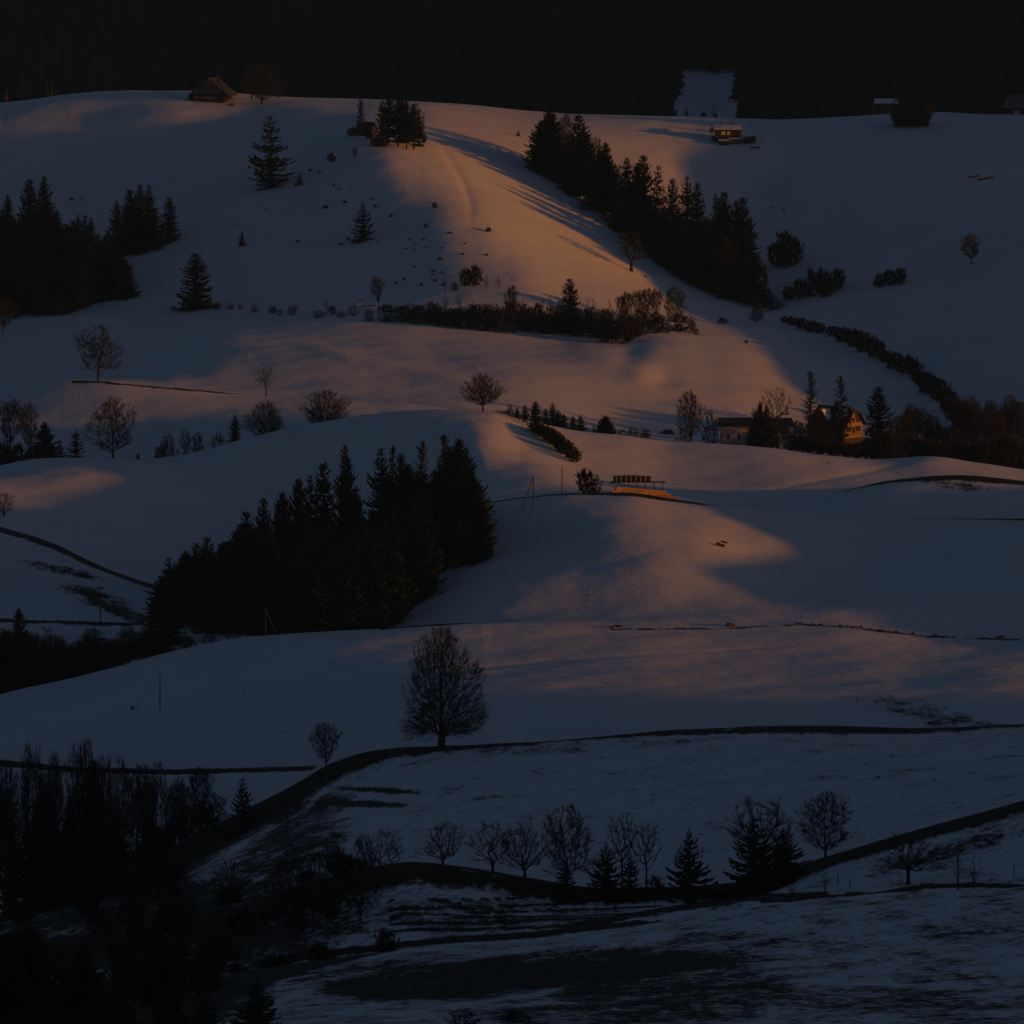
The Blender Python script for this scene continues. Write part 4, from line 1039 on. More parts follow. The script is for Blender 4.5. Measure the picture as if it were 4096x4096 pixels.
DST = ((922, 3660, 3430, 150, 'apple'), (1160, 3650, 3380, 200, 'oval'), (1345, 3620, 3370, 180, 'oval'), (1440, 3600, 3330, 180, 'oval'), (1540, 3560, 3310, 160, 'apple'), (1250, 3640, 3440, 150, 'apple'), (700, 3700, 3420, 180, 'oval'), (520, 3740, 3440, 180, 'oval'))
for (px, b, t, w, kd), o_ in zip(DST, rank([k[0] for k in DST])):
    plant(kd, px, 0, t, w, 'bare_tree', o_ + ' leafless tree from the left on the dim slope beside the near bank', group='trees of the dim scrubby slope', y=ri(640, 672))
for k in range(46):
    px = ri(-20, 1560); y = ri(600, 690)
    g = at(px, y); b = HZ - g.z / (K * y)
    shrub(px, 0, b - ri(50, 120), ri(90, 150), 'scrub', 'dark scrub bush on the dim slope at lower left', group='scrub of the lower left slope', y=y, dense=k % 2 == 0)
for k in range(26):
    px = ri(-20, 700); y = ri(720, 850)
    g = at(px, y); b = HZ - g.z / (K * y)
    shrub(px, 0, b - ri(60, 140), ri(90, 140), 'scrub', 'dark scrub bush under the slender trees at lower left', group='scrub under the lower left stand', y=y, dense=True)
BLF = ((640, 3780, 190, 'fir', 545), (1030, 3905, 230, 'pine', 470), (330, 3800, 220, 'fir', 520), (120, 3700, 220, 'fir', 560), (480, 3900, 200, 'rough', 490), (30, 3850, 240, 'fir', 500), (820, 3950, 170, 'pine', 480))
for (px, t, w, kd, y), o_ in zip(BLF, rank([k[0] for k in BLF])):
    plant(kd, px, 0, t, w, 'fir_tree', o_ + ' black fir from the left in the bottom left corner', group='firs of the bottom left corner', y=y)
for k in range(30):
    px = ri(-20, 900); y = ri(440, 580)
    g = at(px, y); b = HZ - g.z / (K * y)
    shrub(px, 0, b - ri(80, 170), ri(120, 200), 'scrub', 'dark scrub bush in the bottom left corner', group='scrub of the bottom left corner', y=y, dense=True)
for px, t, w in ((1860, 4030, 150), (2060, 4040, 130)):
    shrub(px, 0, t, w, 'bush', 'thin leafless bush at the bottom edge of the near field', group='bushes at the bottom edge', y=450)
for px, b, t in ((2022, 3730, 3655), (2215, 3715, 3640), (2230, 3720, 3650), (2385, 3690, 3600), (2465, 3680, 3560), (1862, 3715, 3640), (2010, 3700, 3650)):
    plant('sapling', px, b, t, 24, 'sapling', 'thin stem standing in the terraced hollow of the foreground', group='stems in the terraced hollow')

plant('pine', 2745, 0, 418, 34, 'spruce_tree', 'small spruce at the lower left corner of the forest clearing', y=2082, var=0)
plant('sapling', 2852, 0, 415, 30, 'sapling', 'thin leafless tree at the lower edge of the forest clearing', y=2082, var=1)
shrub(2815, 0, 442, 30, 'shrub', 'dark shrub at the lower edge of the forest clearing', y=2082, dense=True)

for k in range(22):
    px = -10 + k * 40 + ri(-14, 14); y = ri(848, 862)
    g = at(px, y); b = HZ - g.z / (K * y)
    shrub(px, 0, b - ri(60, 150), ri(90, 140), 'undergrowth_shrub', 'twiggy undergrowth between the slender trees at lower left', group='undergrowth of the lower left stand', y=y, dense=k % 3 == 0)
for px, t, w, kd in ((40, 3150, 140, 'spruce'), (280, 3180, 130, 'fir'), (470, 3230, 120, 'spruce'), (600, 3260, 110, 'fir'), (110, 3090, 120, 'rough')):
    plant(kd, px, 0, t, w, 'fir_tree', 'shadowy conifer half hidden in the lower left stand', group='conifers of the lower left stand', y=ri(838, 850))
# ------------------------------------------------------------------ buildings and small things
def box(name, x0, x1, y0, y1, z0, z1, mat, parent=None):
    v = [(x, y, z) for z in (z0, z1) for y in (y0, y1) for x in (x0, x1)]
    f = [(0, 2, 3, 1), (4, 5, 7, 6), (0, 1, 5, 4), (2, 6, 7, 3), (0, 4, 6, 2), (1, 3, 7, 5)]
    return mesh_obj(name, v, f, mat, parent)
def prism(name, poly, y0, y1, mat, parent=None, axis='y'):
    """Polygon in (a, z) pushed along y (or along x when axis is 'x')."""
    n = len(poly)
    mk = (lambda a, z, d: (a, d, z)) if axis == 'y' else (lambda a, z, d: (d, a, z))
    v = [mk(a, z, y0) for a, z in poly] + [mk(a, z, y1) for a, z in poly]
    f = [tuple(range(n)), tuple(range(2 * n - 1, n - 1, -1))] + [(i, n + i, n + (i + 1) % n, (i + 1) % n) for i in range(n)]
    return mesh_obj(name, v, f, mat, parent)
def slab(name, q, th, mat, parent=None):
    """Sloping panel: corner points q (3 or 4) thickened downwards."""
    n = len(q)
    v = [tuple(p) for p in q] + [(p[0], p[1], p[2] - th) for p in q]
    f = [tuple(range(n)), tuple(range(2 * n - 1, n - 1, -1))] + [(i, n + i, n + (i + 1) % n, (i + 1) % n) for i in range(n)]
    return mesh_obj(name, v, f, mat, parent)
def window(parent, face, u0, u1, z0, z1, pos, lit=False, bars=1):
    fr, gl = M['wood_dark'], M['window_lit'] if lit else M['glass']
    def b(name, a0, a1, c0, c1, d0, d1, mat, par):
        if face == 'front': return box(name, a0, a1, pos - d1, pos - d0, c0, c1, mat, par)
        if face == 'right': return box(name, pos + d0, pos + d1, a0, a1, c0, c1, mat, par)
    w = b('window', u0, u1, z0, z1, -0.05, 0.04, fr, parent)
    b('pane', u0 + 0.09, u1 - 0.09, z0 + 0.09, z1 - 0.09, 0.02, 0.055, gl, w)
    for k in range(bars):
        c = u0 + (u1 - u0) * (k + 1) / (bars + 1)
        b('glazing_bar', c - 0.035, c + 0.035, z0 + 0.07, z1 - 0.07, 0.03, 0.075, fr, w)
    b('sill', u0 - 0.1, u1 + 0.1, z0 - 0.1, z0 - 0.002, -0.02, 0.12, fr, w)
    return w

# farmhouse on the crest
def farmhouse():
    y = find_y(843, 410); g = at(843, y)
    t = empty('farmhouse', (g.x, y + 4, g.z - 0.4), math.radians(-12))
    t.scale = (0.84, 0.84, 0.88)
    tag(t, 'brown wooden farmhouse with broad gable roof on the hill crest', 'farmhouse')
    box('wall', -6.6, 7.2, -5, 9, -1.5, 4.3, M['wood_dark'], t)
    prism('gable', [(-6.2, 4.3), (6.8, 4.3), (0.3, 10.1)], -4.9, 8.9, M['wood_warm'], t)
    for s in (-1, 1):
        r = slab('roof', [(0.3, -6.4, 10.9), (0.3, 10, 10.9), (0.3 + s * 9.6, 10, 3.3), (0.3 + s * 9.6, -6.4, 3.3)][::s], 0.35, M['roof_grey'], t)
    pent = slab('pent_roof', [(-6.0, -5.0, 5.4), (6.6, -5.0, 5.4), (6.9, -7.0, 4.5), (-6.3, -7.0, 4.5)][::-1], 0.18, M['roof_grey'], t)
    bal = box('balcony', -6.2, 4.0, -6.4, -5.02, 1.9, 2.1, M['wood_warm'], t)
    box('railing', -6.2, 4.0, -6.45, -6.33, 2.1, 3.0, M['wood_warm'], bal)
    for k in range(5): box('post', -6.1 + k * 2.5, -5.9 + k * 2.5, -6.5, -6.3, -1.0, 4.4, M['wood_dark'], bal)
    for x in (-5, -2.6, -0.2, 2.2): window(t, 'front', x, x + 1.2, 2.6, 3.8, -5)
    for x in (4.8,): window(t, 'front', x, x + 1.3, 1.0, 2.4, -5)
    for x in (-1.8, 1.2): window(t, 'front', x, x + 1.0, 6.3, 7.4, -4.9)
    window(t, 'right', -2.5, -1.2, 1.2, 2.5, 7.2); window(t, 'right', 2.0, 3.3, 1.2, 2.5, 7.2)
    d = box('door', 0.2, 1.3, -5.07, -4.95, -0.6, 1.6, M['wood_warm'], t)
    box('handle', 1.1, 1.18, -5.12, -5.05, 0.4, 0.5, M['metal'], d)
    box('annexe', -9.4, -6.62, -4.5, 3, -1.5, 3.0, M['wood_dark'], t)
    box('chimney', 2.2, 3.1, 2, 2.9, 8, 11.6, M['stone'], t)
    v, f = tubes(np.array([(0.3, -5.5, 10.6)]), np.array([(0.3, -5.5, 13.6)]), np.array([0.06]), np.array([0.03]), 5)
    me_ = np_mesh('lightning_rod', v, f, M['metal']); o = bpy.data.objects.new('lightning_rod', me_); COL.objects.link(o); o.parent = t
    return t
farmhouse()
def trough(px, row):
    y = find_y(px, row); g = at(px, y)
    t = empty('water_trough', (g.x, g.y, g.z), math.radians(-15))
    tag(t, 'small wooden water trough in the snow before the farmhouse', 'trough')
    box('side', -1.2, 1.2, -0.45, -0.37, 0, 0.7, M['wood_warm'], t); box('side', -1.2, 1.2, 0.37, 0.45, 0, 0.7, M['wood_warm'], t)
    box('end', -1.28, -1.2, -0.45, 0.45, 0, 0.72, M['wood_warm'], t); box('end', 1.2, 1.28, -0.45, 0.45, 0, 0.72, M['wood_warm'], t)
    box('water', -1.2, 1.2, -0.37, 0.37, 0.1, 0.6, M['glass'], t)
trough(925, 425)
plant('oval', 1007, 398, 262, 150, 'bare_tree', 'dark rounded tree nearest the farmhouse on the crest', var=0)
plant('oval', 1048, 420, 262, 175, 'bare_tree', 'larger rounded tree standing right of the farmhouse', var=1)

# dark hut on the shoulder
def hut():
    y = find_y(1462, 548); g = at(1465, y)
    t = empty('hut', (g.x, y + 2, g.z - 0.5), math.radians(-22))
    tag(t, 'dark wooden hut with steep roof beside the fir clump', 'hut')
    box('wall', -2.9, 2.9, -2.2, 2.2, -1, 2.6, M['wood_dark'], t)
    prism('gable', [(-2.1, 2.6), (2.1, 2.6), (0, 5.0)], -2.8, 2.8, M['wood_dark'], t, axis='x')
    slab('roof', [(-3.3, 0, 5.4), (3.3, 0, 5.4), (3.3, -3.0, 1.8), (-3.3, -3.0, 1.8)][::-1], 0.2, M['roof_tile'], t)
    slab('roof', [(-3.3, 0, 5.4), (3.3, 0, 5.4), (3.3, 3.0, 1.8), (-3.3, 3.0, 1.8)], 0.2, M['roof_tile'], t)
    box('door', -0.5, 0.5, -2.28, -2.18, -0.6, 1.6, M['wood_warm'], t)
    window(t, 'front', 1.0, 1.9, 0.6, 1.5, -2.2)
hut()

# cabin with lit windows
def cabin():
    y = find_y(2915, 578); g = at(2912, y)
    t = empty('cabin', (g.x, y + 1.5, g.z), 0)
    tag(t, 'log cabin with two glowing windows and snow covered flat roof', 'cabin')
    z0 = 2.2
    box('wall', -4.6, 5.0, 0, 5, z0 - 2, z0 + 2.9, M['wood_dark'], t)
    r = slab('roof', [(-5.2, -0.9, z0 + 2.95), (5.6, -0.9, z0 + 2.95), (5.6, 5.6, z0 + 4.3), (-5.2, 5.6, z0 + 4.3)], 0.22, M['wood_dark'], t)
    slab('snow_cover', [(-5.1, -0.8, z0 + 3.17), (5.4, -0.8, z0 + 3.17), (5.4, 5.5, z0 + 4.5), (-5.1, 5.5, z0 + 4.5)], 0.24, M['roofsnow'], r)
    window(t, 'front', -2.4, -0.9, z0 + 0.9, z0 + 2.3, 0, lit=True, bars=2)
    window(t, 'front', -0.25, 0.85, z0 + 0.9, z0 + 2.3, 0, lit=True, bars=1)
    window(t, 'front', 2.6, 3.9, z0 + 1.0, z0 + 2.2, 0)
    box('chimney', -2.9, -2.5, 3.0, 3.4, z0 + 3.5, z0 + 5.6, M['stone'], t)
    w = box('terrace_wall', 0.4, 5.2, -2.2, -0.02, -1.2, z0 - 0.4, M['stone'], t)
    box('snow_cap', 0.35, 5.25, -2.25, -0.03, z0 - 0.395, z0 - 0.1, M['roofsnow'], w)
    s = box('shed', -3.4, 0.35, -3.6, -0.6, -2.2, z0 - 1.0, M['wood_dark'], t)
    slab('shed_snow', [(-3.5, -3.8, z0 - 0.85), (0.38, -3.8, z0 - 0.85), (0.38, -0.5, z0 - 0.5), (-3.5, -0.5, z0 - 0.5)], 0.25, M['roofsnow'], s)
    p = box('arbour_post', -6.0, -5.8, 0.4, 0.6, 0, z0 + 2.6, M['wood_dark'], t)
    prism('arbour_roof', [(-7.2, z0 + 2.0), (-4.7, z0 + 2.0), (-5.95, z0 + 4.1)], -0.6, 1.6, M['wood_dark'], t)
cabin()
plant('pine', 2931, 0, 482, 26, 'spruce_tree', 'tiny triangular spruce behind the snow roofed cabin', y=find_y(2915, 578) + 12, var=0)
for px, b, t, w in ((2985, 582, 545, 46), (3008, 580, 540, 40), (2862, 572, 540, 34)):
    shrub(px, b, t, w, 'garden_shrub', 'dark garden shrub next to the cabin', group='garden shrubs at the cabin', dense=True)

# village house with the sunlit gable end
def village_house():
    g = at(3345, 1392)
    t = empty('village_house', (g.x, 1392, g.z), math.radians(-37))
    tag(t, 'three storey house with gable end coloured ochre where sunlit and half hipped roof', 'house')
    L, D, H = 5.6, 4.1, 8.6
    box('wall', -L, L, -D, D, -1, H, M['wood_dark'], t)  # dark colour carries the shade on the front and lower walls
    box('sunlit_gable_band', L + 0.002, L + 0.06, -D + 0.05, D - 0.05, 4.6, H - 0.02, M['plaster_ochre_lit'], t)  # ochre on the sunlit band only: the light is put into the colour
    prism('gable', [(-D, H), (D, H), (D * 0.42, H + 2.9), (-D * 0.42, H + 2.9)], -L + 0.02, L - 0.02, M['wood_dark'], t, axis='x')
    prism('sunlit_gable_patch', [(-1.3, H + 0.1), (1.3, H + 0.1), (0, H + 2.8)], L - 0.018, L + 0.05, M['plaster_ochre_lit'], t, axis='x')  # narrow triangle of sunlight, coloured in as ochre
    e = 0.9; zr = H + 4.3
    slab('roof', [(-L - 0.3, 0, zr), (L - 1.3, 0, zr), (L + 1.0, -D * 0.45, H + 2.9), (L + 1.0, -D - e, H - 0.5), (-L - 0.6, -D - e, H - 0.5)][::-1], 0.25, M['roof_tile'], t)
    slab('roof', [(-L - 0.3, 0, zr), (L - 1.3, 0, zr), (L + 1.0, D * 0.45, H + 2.9), (L + 1.0, D + e, H - 0.5), (-L - 0.6, D + e, H - 0.5)], 0.25, M['roof_tile'], t)
    slab('hip', [(L - 1.3, 0, zr + 0.01), (L + 1.02, D * 0.45, H + 2.91), (L + 1.02, -D * 0.45, H + 2.91)][::-1], 0.25, M['roof_tile'], t)
    cg = prism('cross_gable', [(-4.9, H), (0.7, H), (-2.1, H + 3.6)], -D - 0.55, 0.4, M['wood_dark'], t)
    slab('roof', [(-2.1, -D - 1.3, H + 4.05), (-2.1, 0, H + 4.05), (1.3, 0, H - 0.3), (1.3, -D - 1.3, H - 0.3)][::-1], 0.22, M['roof_tile'], cg)
    slab('roof', [(-2.1, -D - 1.3, H + 4.05), (-2.1, 0, H + 4.05), (-5.5, 0, H - 0.3), (-5.5, -D - 1.3, H - 0.3)], 0.22, M['roof_tile'], cg)
    slab('roof_snow', [(-1.5, -D - 0.9, H + 3.62), (-1.5, -0.4, H + 3.62), (0.5, -0.4, H + 1.06), (0.5, -D - 0.9, H + 1.06)][::-1], 0.12, M['roofsnow'], cg)
    slab('roof_snow', [(1.6, -0.5, zr - 0.32), (L - 1.6, -0.5, zr - 0.32), (L - 0.4, -D * 0.62, H + 2.02), (1.6, -D * 0.62, H + 2.02)][::-1], 0.13, M['roofsnow'], t)
    box('chimney', -0.2, 0.6, -0.4, 0.4, zr - 0.6, zr + 1.0, M['stone'], t)
    bl = box('balcony', L + 0.07, L + 1.0, -D + 0.2, D - 0.2, 5.05, 5.2, M['wood_warm'], t)
    box('railing', L + 0.92, L + 1.0, -D + 0.2, D - 0.2, 5.2, 6.0, M['wood_warm'], bl)
    for u in (-3.7, -2.35, 0.75, 2.2): window(t, 'right', u, u + 1.2, 6.3, 7.7, L + 0.06)
    window(t, 'right', -0.7, 0.4, 5.3, 7.5, L + 0.06)
    window(t, 'right', -0.4, 0.4, 8.9, 9.9, L + 0.05)
    for u in (-3.3, -0.6, 2.1): window(t, 'right', u, u + 1.2, 1.4, 2.8, L)
    for u in (-4.4, -2.6, -0.8, 1.8, 3.6):
        for z in (1.4, 4.3, 6.6): window(t, 'front', u, u + 1.1, z, z + 1.4, -D)
    for z in (3.5,): box('cornice', -L - 0.05, L + 0.05, -D - 0.12, -D - 0.01, z, z + 0.2, M['wood_dark'], t)
    box('drainpipe', L - 0.1, L + 0.03, -D - 0.14, -D - 0.02, -1, H - 0.4, M['wood_warm'], t)
village_house()

def long_barn():
    g = at(3020, 1388)
    t = empty('long_barn', (g.x, 1388, g.z), math.radians(-3))
    tag(t, 'long low barn with pale plaster wall and dark roof left of the house', 'barn')
    box('wall', -9.4, 9.0, 0, 8, -1, 6.0, M['plaster'], t)
    slab('roof', [(-10, 4, 7.6), (9.8, 4, 7.6), (10.6, -1.2, 5.9), (-10.4, -1.2, 5.9)][::-1], 0.3, M['roof_tile'], t)
    slab('roof', [(-10, 4, 7.6), (9.8, 4, 7.6), (10.6, 9.2, 5.9), (-10.4, 9.2, 5.9)], 0.3, M['roof_tile'], t)
    slab('side_roof', [(5.8, -1.0, 5.5), (9.2, -1.0, 5.5), (10.8, -3.8, 2.6), (7.6, -3.8, 2.6)][::-1], 0.22, M['roof_tile'], t)
    box('side_wall', 6.6, 10.4, -3.2, -0.02, -1, 2.8, M['plaster'], t)
    window(t, 'front', -4.6, -4.1, 2.0, 3.4, 0)
    window(t, 'front', -7.6, -6.8, 2.2, 3.2, 0)
    dd = box('barn_door', -1.5, 1.5, -0.1, 0.02, -0.5, 3.4, M['wood_dark'], t)
    box('handle', 1.1, 1.2, -0.16, -0.08, 1.2, 1.5, M['metal'], dd)
long_barn()
def fence(name, x0, x1, y0, y1, n, h, label):
    a, b = at(x0, y0), at(x1, y1)
    t = empty(name, a); tag(t, label, 'fence')
    prev = None
    for k in range(n):
        f = k / (n - 1); px = x0 + (x1 - x0) * f; y = y0 + (y1 - y0) * f
        p = at(px, y) - a
        box('post', p.x - 0.07, p.x + 0.07, p.y - 0.07, p.y + 0.07, p.z - 0.3, p.z + h, M['wood_dark'], t)
        if prev is not None:
            for hh in (0.45 * h, 0.85 * h):
                v, f_ = tubes(np.array([tuple(prev + Vector((0, -0.1, hh)))]), np.array([tuple(p + Vector((0, -0.1, hh)))]), np.array([0.05]), np.array([0.05]), 4)
                o = bpy.data.objects.new('rail', np_mesh('rail', v, f_, M['wood_dark'])); COL.objects.link(o); o.parent = t
        prev = p
fence('wooden_fence', 2890, 2980, 1366, 1360, 7, 1.3, 'dark wooden fence in front of the pale barn wall')
fence('wooden_fence', 1985, 2140, 1279, 1262, 11, 1.0, 'low wooden fence running down the ridge beside the round crowned tree')

def buried_roof():
    y = find_y(2668, 1740, 1345)
    t = empty('low_shed', at(2668, y), 0)
    tag(t, 'low shed with dark roof half buried behind the lit ridge', 'shed')
    gz0 = 0.0
    top = (-(1722 - HZ) * K * y) - t.location.z
    box('wall', -1.9, 1.9, 0, 3, -1.0, top - 0.9, M['wood_dark'], t)
    slab('roof', [(-2.6, -0.6, top - 0.9), (2.2, -0.6, top - 0.9), (1.4, 2.4, top), (-0.4, 2.4, top)], 0.2, M['roof_tile'], t)
buried_roof()

# farm at the upper right
def right_farm():
    t = empty('barn', at(3545, 1958), math.radians(4)); tag(t, 'barn with snow covered roof on the crest at upper right', 'barn')
    g = t.location.z
    top = (-(396 - HZ) * K * 1958) - g
    box('wall', -4.4, 4.4, 0, 6, -1, top - 1.6, M['wood_dark'], t)
    r = slab('roof', [(-5, -0.8, top - 1.7), (5, -0.8, top - 1.7), (4.4, 3.2, top - 0.1), (-4.0, 3.2, top - 0.1)], 0.2, M['wood_dark'], t)
    slab('snow_cover', [(-4.9, -0.75, top - 1.5), (4.9, -0.75, top - 1.5), (4.3, 3.2, top + 0.1), (-3.9, 3.2, top + 0.1)], 0.22, M['roofsnow'], r)
    window(t, 'front', -2.5, -1.4, top - 3.4, top - 2.5, 0); box('door', 0.6, 1.9, -0.07, 0.02, 0, 2.2, M['wood_warm'], t)
    y = find_y(3645, 508); t = empty('stable', at(3645, y), math.radians(-6)); tag(t, 'dark low stable in front of the snow roofed barn', 'stable')
    t.location.z -= 0.3
    box('wall', -6.5, 6.5, 0, 7, -1, 3.6, M['wood_dark'], t)
    prism('gable', [(0, 3.6), (7, 3.6), (3.5, 6.4)], -6.4, 6.4, M['wood_dark'], t, axis='x')
    slab('roof', [(-7.2, 3.5, 6.9), (7.2, 3.5, 6.9), (7.2, -1.2, 3.0), (-7.2, -1.2, 3.0)][::-1], 0.25, M['roof_tile'], t)
    slab('roof', [(-7.2, 3.5, 6.9), (7.2, 3.5, 6.9), (7.2, 8.2, 3.0), (-7.2, 8.2, 3.0)], 0.25, M['roof_tile'], t)
    for x in (-4, 0, 3): window(t, 'front', x, x + 1.1, 1.2, 2.2, 0)
    t = empty('farmhouse', at(4072, 1950), math.radians(-10)); tag(t, 'farmhouse with brown roof cut by the right picture edge', 'farmhouse')
    box('wall', -4.8, 6, 0, 9, -1.2, 3.0, M['wood_dark'], t)
    box('stone_base', -1.6, 0.6, -0.5, -0.01, -1.2, 1.6, M['plaster'], t)
    prism('gable', [(0, 3.0), (9, 3.0), (4.5, 6.8)], -4.6, 5.9, M['wood_warm'], t, axis='x')
    slab('roof', [(-3.0, 4.5, 7.6), (7, 4.5, 7.6), (7, -1.5, 2.7), (-6.4, -1.5, 2.7)][::-1], 0.3, M['roof_grey'], t)
    slab('roof', [(-3.0, 4.5, 7.6), (7, 4.5, 7.6), (7, 10.5, 2.7), (-6.4, 10.5, 2.7)], 0.3, M['roof_grey'], t)
    window(t, 'front', 2, 3.1, 1, 2.2, 0); window(t, 'front', -4, -3, 1, 2.2, 0)
right_farm()
for px, t, w in ((3600, 378, 70), (3640, 372, 80), (3690, 385, 80), (3730, 395, 70), (3800, 400, 80), (3880, 400, 80), (3950, 405, 80)):
    plant('oval', px, 0, t, w, 'bare_tree', 'dark leafless tree around the farm on the upper right crest', group='trees around the crest farm', y=1966)

for px, b, t, w, kd in ((3585, 512, 392, 70, 'oval'), (3625, 514, 380, 60, 'grove'), (3672, 514, 398, 66, 'grove'), (3712, 510, 402, 60, 'oval')):
    plant(kd, px, b, t, w, 'farm_tree', 'dark tree screening the low stable on the upper right crest', group='trees screening the stable')
# timber stack and boxes
def boxes_on_slope():
    mat = M['wood_warm']
    y = find_y(2540, 1948, 1140)
    a = at(2540, y)
    d = tag(empty('plank_platform', (a.x, a.y, a.z), 0), 'long dark plank platform carrying the row of wooden boxes', 'platform')
    x0, x1 = (2440 - 2540) * K * y, (2662 - 2540) * K * y
    lo = max(at(px, y).z for px in range(2440, 2670, 20)) - a.z
    for k in range(3): box('plank', x0, x1, -1.0 + k * 0.7, -0.35 + k * 0.7, lo + 0.25, lo + 0.4, M['wood_dark'], d)
    for k in range(7):
        px = 2446 + k * 34; p = at(px, y) - a
        box('leg', p.x - 0.08, p.x + 0.08, -0.6, -0.4, p.z - 0.4, lo + 0.245, M['wood_dark'], d)
    words = ['leftmost', 'second from left', 'third from left', 'fourth from left', 'fifth from left', 'sixth from left', 'seventh from left', 'rightmost']
    for k in range(8):
        px = 2462 + k * 19.5
        b = empty('wooden_box', ((px - 2048) * K * y, y + 0.1, a.z + lo + 0.405), math.radians(-32))
        tag(b, 'wooden box with sunlit side on the plank platform, ' + words[k], 'box', 'wooden boxes on the platform')
        h = 1.22 + 0.1 * (k in (2, 3, 4))
        box('body', -0.42, 0.42, -0.42, 0.42, 0, h, mat, b)
        box('lid', -0.47, 0.47, -0.47, 0.47, h + 0.002, h + 0.08, M['wood_dark'], b)
        box('entrance', -0.25, 0.25, -0.44, -0.41, 0.1, 0.2, M['glass'], b)
    f = tag(empty('metal_frame', at(2520, y + 3), 0), 'thin rusty metal frame standing behind the wooden boxes', 'frame')
    for px, top in ((2463, 1901), (2541, 1903), (2575, 1901)):
        p = at(px, y + 3) - f.location; zt = (-(top - HZ) * K * (y + 3)) - f.location.z
        box('post', p.x - 0.04, p.x + 0.04, -0.04, 0.04, p.z - 0.2, zt, M['metal'], f)
    zt = (-(1901 - HZ) * K * (y + 3)) - f.location.z
    xa, xb = (2463 - 2520) * K * y, (2575 - 2520) * K * y
    box('rail', xa, xb, -0.035, 0.035, zt, zt + 0.06, M['metal'], f); box('rail', xa, xb, -0.03, 0.03, zt - 0.75, zt - 0.7, M['metal'], f)
boxes_on_slope()

def log_mesh(p0, p1, r0, r1, mat, name='log', seed=0):
    r = np.random.default_rng(seed)
    n = 5
    P = np.array([np.array(p0) + (np.array(p1) - np.array(p0)) * k / n for k in range(n + 1)]) + r.normal(0, r0 * 0.12, (n + 1, 3))
    R_ = np.linspace(r0, r1, n + 1)
    v, f = tubes(P[:-1], P[1:], R_[:-1], R_[1:], 9)
    caps = []
    for c, off in ((P[0], 0), (P[-1], (n - 1) * 18 + 9)):
        v = np.concatenate([v, [c]]); ci = len(v) - 1
        f = np.concatenate([f, [(ci, off + k, off + (k + 1) % 9) for k in range(9)]])
    return np_mesh(name, v, f, mat, smooth=False)
def timber():
    k = 0
    for lay, (cnt, z) in enumerate(((10, 0.30), (8, 0.84), (6, 1.36))):
        for j in range(cnt):
            px = 2585 + (j - cnt / 2) * 15 - lay * 6 + ri(-6, 6)
            y = 1128 + j * 1.4 + lay * 2.0
            g = at(px, y)
            L = ri(6.5, 9.0)
            th = math.radians(30 + ri(-2.5, 2.5))
            dx, dy = math.cos(th) * L / 2, math.sin(th) * L / 2
            za, zb = gz(px - dx / (K * y), y - dy), gz(px + dx / (K * y), y + dy)
            o = bpy.data.objects.new('log', log_mesh((-dx, -dy, za - g.z + z), (dx, dy, zb - g.z + z), 0.30, 0.25, M['wood_log'], seed=k))
            COL.objects.link(o); o.location = g
            tag(o, 'orange lit log of the timber stack on the slope edge', 'log', 'logs of the timber stack')
            k += 1
timber()

def lying(px0, r0, px1, r1, rad, label, mat='wood_dark', name='log', lift=0.0):
    y0, y1 = find_y(px0, r0), find_y(px1, r1)
    ym = (y0 + y1) / 2
    a, b = at(px0, ym), at(px1, ym)
    za, zb = -(r0 - HZ) * K * ym, -(r1 - HZ) * K * ym
    g = Vector(((a.x + b.x) / 2, ym, (a.z + b.z) / 2))
    o = bpy.data.objects.new(name, log_mesh((a.x - g.x, 0, max(za, a.z) + rad * 0.7 - g.z + 0), (b.x - g.x, 0, max(zb, b.z) + rad * 0.7 - g.z + lift), rad, rad * 0.7, M[mat], seed=int(px0)))
    COL.objects.link(o); o.location = g
    return tag(o, label, 'log')
lying(1022, 763, 1130, 764, 0.28, 'long fallen trunk lying in snow below the ragged spruce')
lying(1432, 1236, 1502, 1222, 0.22, 'fallen trunk leading to the leaning tree at the hedge start')
lying(1428, 1200, 1462, 1210, 0.15, 'thin broken branch above the fallen trunk by the hedge')
lying(3066, 1268, 3142, 1224, 0.30, 'dead trunk leaning out over the gully start', lift=0.4)
lying(3002, 598, 3042, 594, 0.32, 'snowy log lying right of the cabin')
lying(3872, 716, 3918, 712, 0.35, 'left dark log of the pair on the right hillside')
lying(3912, 722, 3974, 718, 0.42, 'right thicker log of the pair on the right hillside')
lying(2865, 2186, 2898, 2200, 0.42, 'short dark log with broken end on the lit patch of the slope')
lying(2884, 2174, 2910, 2176, 0.25, 'short branch lying just above the dark log on the lit slope patch')
lying(2436, 2511, 2456, 2513, 0.22, 'small log end lying left on the field track')
lying(2455, 2509, 2490, 2513, 0.30, 'curved root piece beside the small log end on the track')

